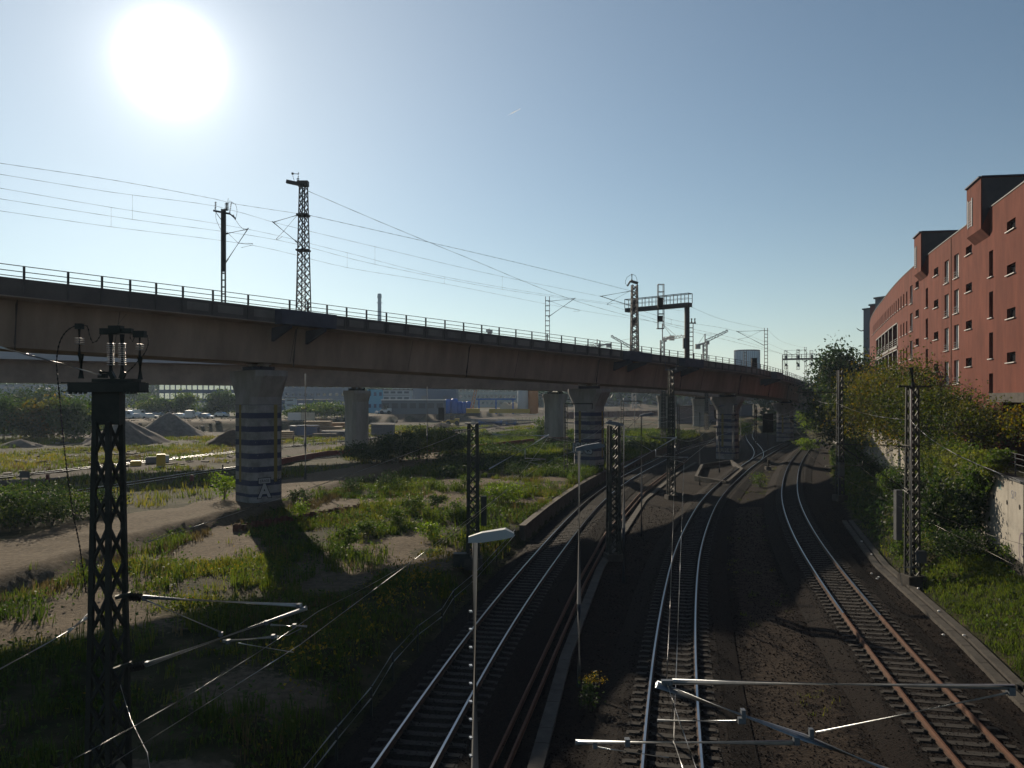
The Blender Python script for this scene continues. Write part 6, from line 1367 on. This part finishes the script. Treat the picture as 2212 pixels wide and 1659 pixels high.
# loose rubble and rubbish on the waste ground
Vs = []; rr = np.random.default_rng(5)
x = rr.uniform(-110, 25, 2600); y = rr.uniform(70, 215, 2600); kk = (x < XP(y)-9)&(x < T4(y)-6)&(vnoise(x, y, 12, 5) > .42); x, y = x[kk], y[kk]; N = len(x)
bx = np.array([[-1,-1,-1],[1,-1,-1],[1,1,-1],[-1,1,-1],[-1,-1,1],[1,-1,1],[1,1,1],[-1,1,1]], float); Fb = np.array([[3,2,1,0],[4,5,6,7],[0,1,5,4],[1,2,6,5],[2,3,7,6],[3,0,4,7]])
sz = np.stack([rr.uniform(.1,.7,N)**1.3, rr.uniform(.08,.35,N), rr.uniform(.04,.16,N)], 1); an = rr.uniform(0, 3.14, N); V = bx[None]*sz[:,None,:]*(1+rr.normal(0,.15,(N,8,3)))
V = np.stack([V[...,0]*np.cos(an)[:,None]-V[...,1]*np.sin(an)[:,None]+x[:,None], V[...,0]*np.sin(an)[:,None]+V[...,1]*np.cos(an)[:,None]+y[:,None], V[...,2]+TZ(x,y)[:,None]+.05], -1)
M['rubble'] = mat('rubble', (.1,.1,.1), .9, tint=[(0,(.03,.025,.02)),(.7,(.13,.105,.085)),(1,(.35,.32,.28))])
tag(quads('rubble', V[:, Fb].reshape(-1, 4, 3), np.repeat(rr.random(N), 6), 'rubble', base=(0,0,0)), kind='stuff')
# mesh fence along the sidings road
fr = empty('mesh_fence', (-10, 178, 1.1), 'wire mesh fence along the far side of the dirt road beyond the sidings', 'fence'); pts = [Vector((float(T4(y))-16.5, y, 1.1)) for y in np.arange(112, 250, 3.2)]
for p in pts: q = MB(); q.bar(p, p+Vector((0,0,2)), .07); q.build('post','galvd',fr)
q = MB()
for a, b in zip(pts[:-1], pts[1:]):
    for h in (.1,1.0,1.95): q.bar(a+Vector((0,0,h)), b+Vector((0,0,h)), .03)
q.build('rails','galvd',fr)
# embankment wall beyond the yard, red/brown sheet piles
q = MB(); a, b = Vector((18, 300, 1.0)), Vector((150, 420, 1.0))
for i in range(60): p0 = a+(b-a)*(i/60); p1 = a+(b-a)*((i+.9)/60); q.bar(p0+Vector((0,.4*(i%2),1.2)), p1+Vector((0,.4*(i%2),1.2)), .3, 2.6)
tag(q.build('sheet_pile_wall','rust'), 'long rusty sheet pile wall far behind the middle pier', 'sheet piles')
simple('far_wall', (.20,.20,.23), .9); block('noise_wall', 'pale graffitied wall behind the kerbed pier under the viaduct', 70, 262, 60, 1.0, 0, 6.5, .9, 'far_wall', 1, 2, 'far_wall', ledge=False, cat='wall')
simple('brick', (.20,.07,.05), .9); block('brick_parapet', 'brown brick wall closing the far end of the viaduct', 101, 232, 12, 1.5, 4, 14.2, .8, 'brick', 1, 1, 'brick', ledge=False, cat='wall')
# skyline: chimney, round tower, tower cranes
simple('chim', (.16,.26,.33), .8); simple('cranec', (.18,.17,.16), .6); simple('tower_glass', (.30,.42,.52), .6)
p = at(379.5, 620, 3); ch = empty('chimney', p, 'tall slender power station chimney rising behind the viaduct', 'chimney')
q = MB(); q.lathe(p, [(2.6,0),(1.6,60),(1.4,88)], 20); q.build('shaft','chim',ch); q = MB(); q.lathe(p+Vector((0,0,86)), [(1.6,0),(1.8,.3),(1.8,1.2),(1.5,3.5),(1.4,3.6)], 20); q.build('cap','chim',ch); q = MB(); q.lathe(p+Vector((0,0,82)), [(1.6,0),(2.3,.1),(2.3,.4),(1.6,.5)], 20); q.build('platform','chim',ch)
p = at(747, 520, 3); tw = empty('round_tower', p, 'hazy cylindrical glass tower beyond the right part of the viaduct', 'tower'); q = MB(); q.lathe(p, [(8.3,0),(8.3,37.2)], 40); q.build('facade','tower_glass',tw)
q = MB()
for j in range(40): a = 2*math.pi*j/40; q.box((p.x+math.cos(a)*8.35,p.y+math.sin(a)*8.35,p.z+18.5),(.25,.25,37),a)
q.build('mullions','blk_slate',tw); q = MB(); q.lathe(p+Vector((0,0,37.2)), [(8.5,0),(8.5,.8),(8.0,.9)], 40); q.build('roof_rim','navy',tw)
def tcrane(dx, ytop, ybase, Y, label, jibvec, cj, hd=6):
    p = D(dx, ybase, Y); t_ = D(dx, ytop, Y); root = empty('tower_crane', (p.x,Y,3), label, 'tower crane', 'tower cranes on the skyline'); q = MB(); lattice(q, p.x, Y, 3, t_.z, 2.0, 2.0, 2.4, 0, .42, .22); q.build('mast','cranec',root)
    q = MB(); A = Vector((p.x,Y,t_.z)); B = A+Vector(jibvec); C = A-Vector(cj)
    for o in (Vector((0,0,0)), Vector((0,0,1.6))): q.bar(A+o, B+o*.5, .32)
    for k in range(14): a = A+(B-A)*(k/14); b = A+(B-A)*((k+1)/14); o = Vector((0,0,1.5)); q.bar(a+(o if k%2 else Vector()), b+(Vector() if k%2 else o), .2)
    q.bar(A, C, .8, 1.0); q.box(C+Vector((0,0,-.8)), (2.6,2,2.6)); q.build('jib','cranec',root)
    q = MB(); q.bar(A, A+Vector((0,0,hd)), .5); q.bar(A+Vector((0,0,hd)), C, .14); q.bar(A+Vector((0,0,hd)), A+(B-A)*.6+Vector((0,0,1)), .14); q.build('apex','cranec',root)
    q = MB(); q.box(A+Vector((1.4,0,.2)), (1.6,1.6,2.0)); q.build('cab','cranec',root)
tcrane(1431, 735, 790, 420, 'tower crane seen end-on just right of the gantry cage', (6.5,-30,-.5), (-5.5,-2,-2.2), 9)
tcrane(1523, 741, 800, 420, 'tower crane with raised jib pointing right toward the round tower', (10,-9,5.5), (3.5,-2,1), 5)
tcrane(1370, 757, 790, 430, 'tower crane with jib pointing left behind the hooked mast', (-14,-8,7), (-3,-1,1), 7)
tcrane(1290, 747, 765, 480, 'small crane top peeking over the railing left of the hooked mast', (-12,-6,-2), (-7,0,-1), 4)
tcrane(1057, 716, 740, 520, 'tiny crane top peeking over the railing right of the chimney', (-1.5,-20,-2), (-.5,0,-.5), 2)
tcrane(1346, 765, 790, 420, 'small pale crane head by the railing before the hooked mast', (3,-10,-2), (1,0,0), 2) if False else None
# contrail, bird
q = MB(); a, b = W(507.8,115.3,9000), W(520.2,108.8,9000); q.tube([a, a+(b-a)*.5, b], [1, 5, 3], 6); M['contrail'] = mat('contrail_ice', (.9,.9,.9), 1.0, trans=.7); tag(q.build('contrail','contrail'), 'short white contrail high in the empty sky', 'contrail', kind='stuff')
q = MB(); c_ = W(861, 330.5, 90); q.add([c_, c_+Vector((-.55,.1,.35)), c_+Vector((-.25,.25,.1)), c_+Vector((.5,.1,.12)), c_+Vector((.2,.3,.02)), c_+Vector((.15,-.4,-.08)), c_+Vector((-.05,-.1,-.12))], [(0,1,2),(0,4,3),(0,2,4),(5,0,6),(5,3,0),(6,0,2)]); tag(q.build('bird','cable'), 'small dark bird flying left of the red building', 'bird')
def dim(keys, f):
    for k in keys:
        for n in M[k].node_tree.nodes:
            if n.bl_idname == 'ShaderNodeValToRGB':
                for e in n.color_ramp.elements: e.color = (*[c*f for c in e.color[:3]], 1)
            if n.bl_idname == 'ShaderNodeBsdfPrincipled' and not n.inputs['Base Color'].is_linked: n.inputs['Base Color'].default_value = (*[c*f for c in n.inputs['Base Color'].default_value[:3]], 1)
dim(('grass','dry','leaf_g','leaf_d','leaf_y','flower','sand','soil','red','wallp','wood','rubble'), .80)
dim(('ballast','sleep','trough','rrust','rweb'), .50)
# ---------------------------------------------------------------- air
hz = MB(); hz.add([(x, y, z) for z in (-2.0, 110) for x, y in ((-3600,-460),(3600,-460),(3600,6100),(-3600,6100))], [(3,2,1,0),(4,5,6,7),(0,1,5,4),(1,2,6,5),(2,3,7,6),(3,0,4,7)])
mh = bpy.data.materials.new('haze'); mh.use_nodes = True; t = mh.node_tree; t.nodes.remove(t.nodes['Principled BSDF'])
pv = nd(t, 'ShaderNodeVolumePrincipled'); pv.inputs['Color'].default_value = (.62,.78,1,1); pv.inputs['Density'].default_value = .00018; pv.inputs['Anisotropy'].default_value = .3
t.links.new(pv.outputs[0], t.nodes['Material Output'].inputs['Volume'])
ho = hz.build('haze', mh, base=(0,0,-2)); tag(ho, kind='stuff')
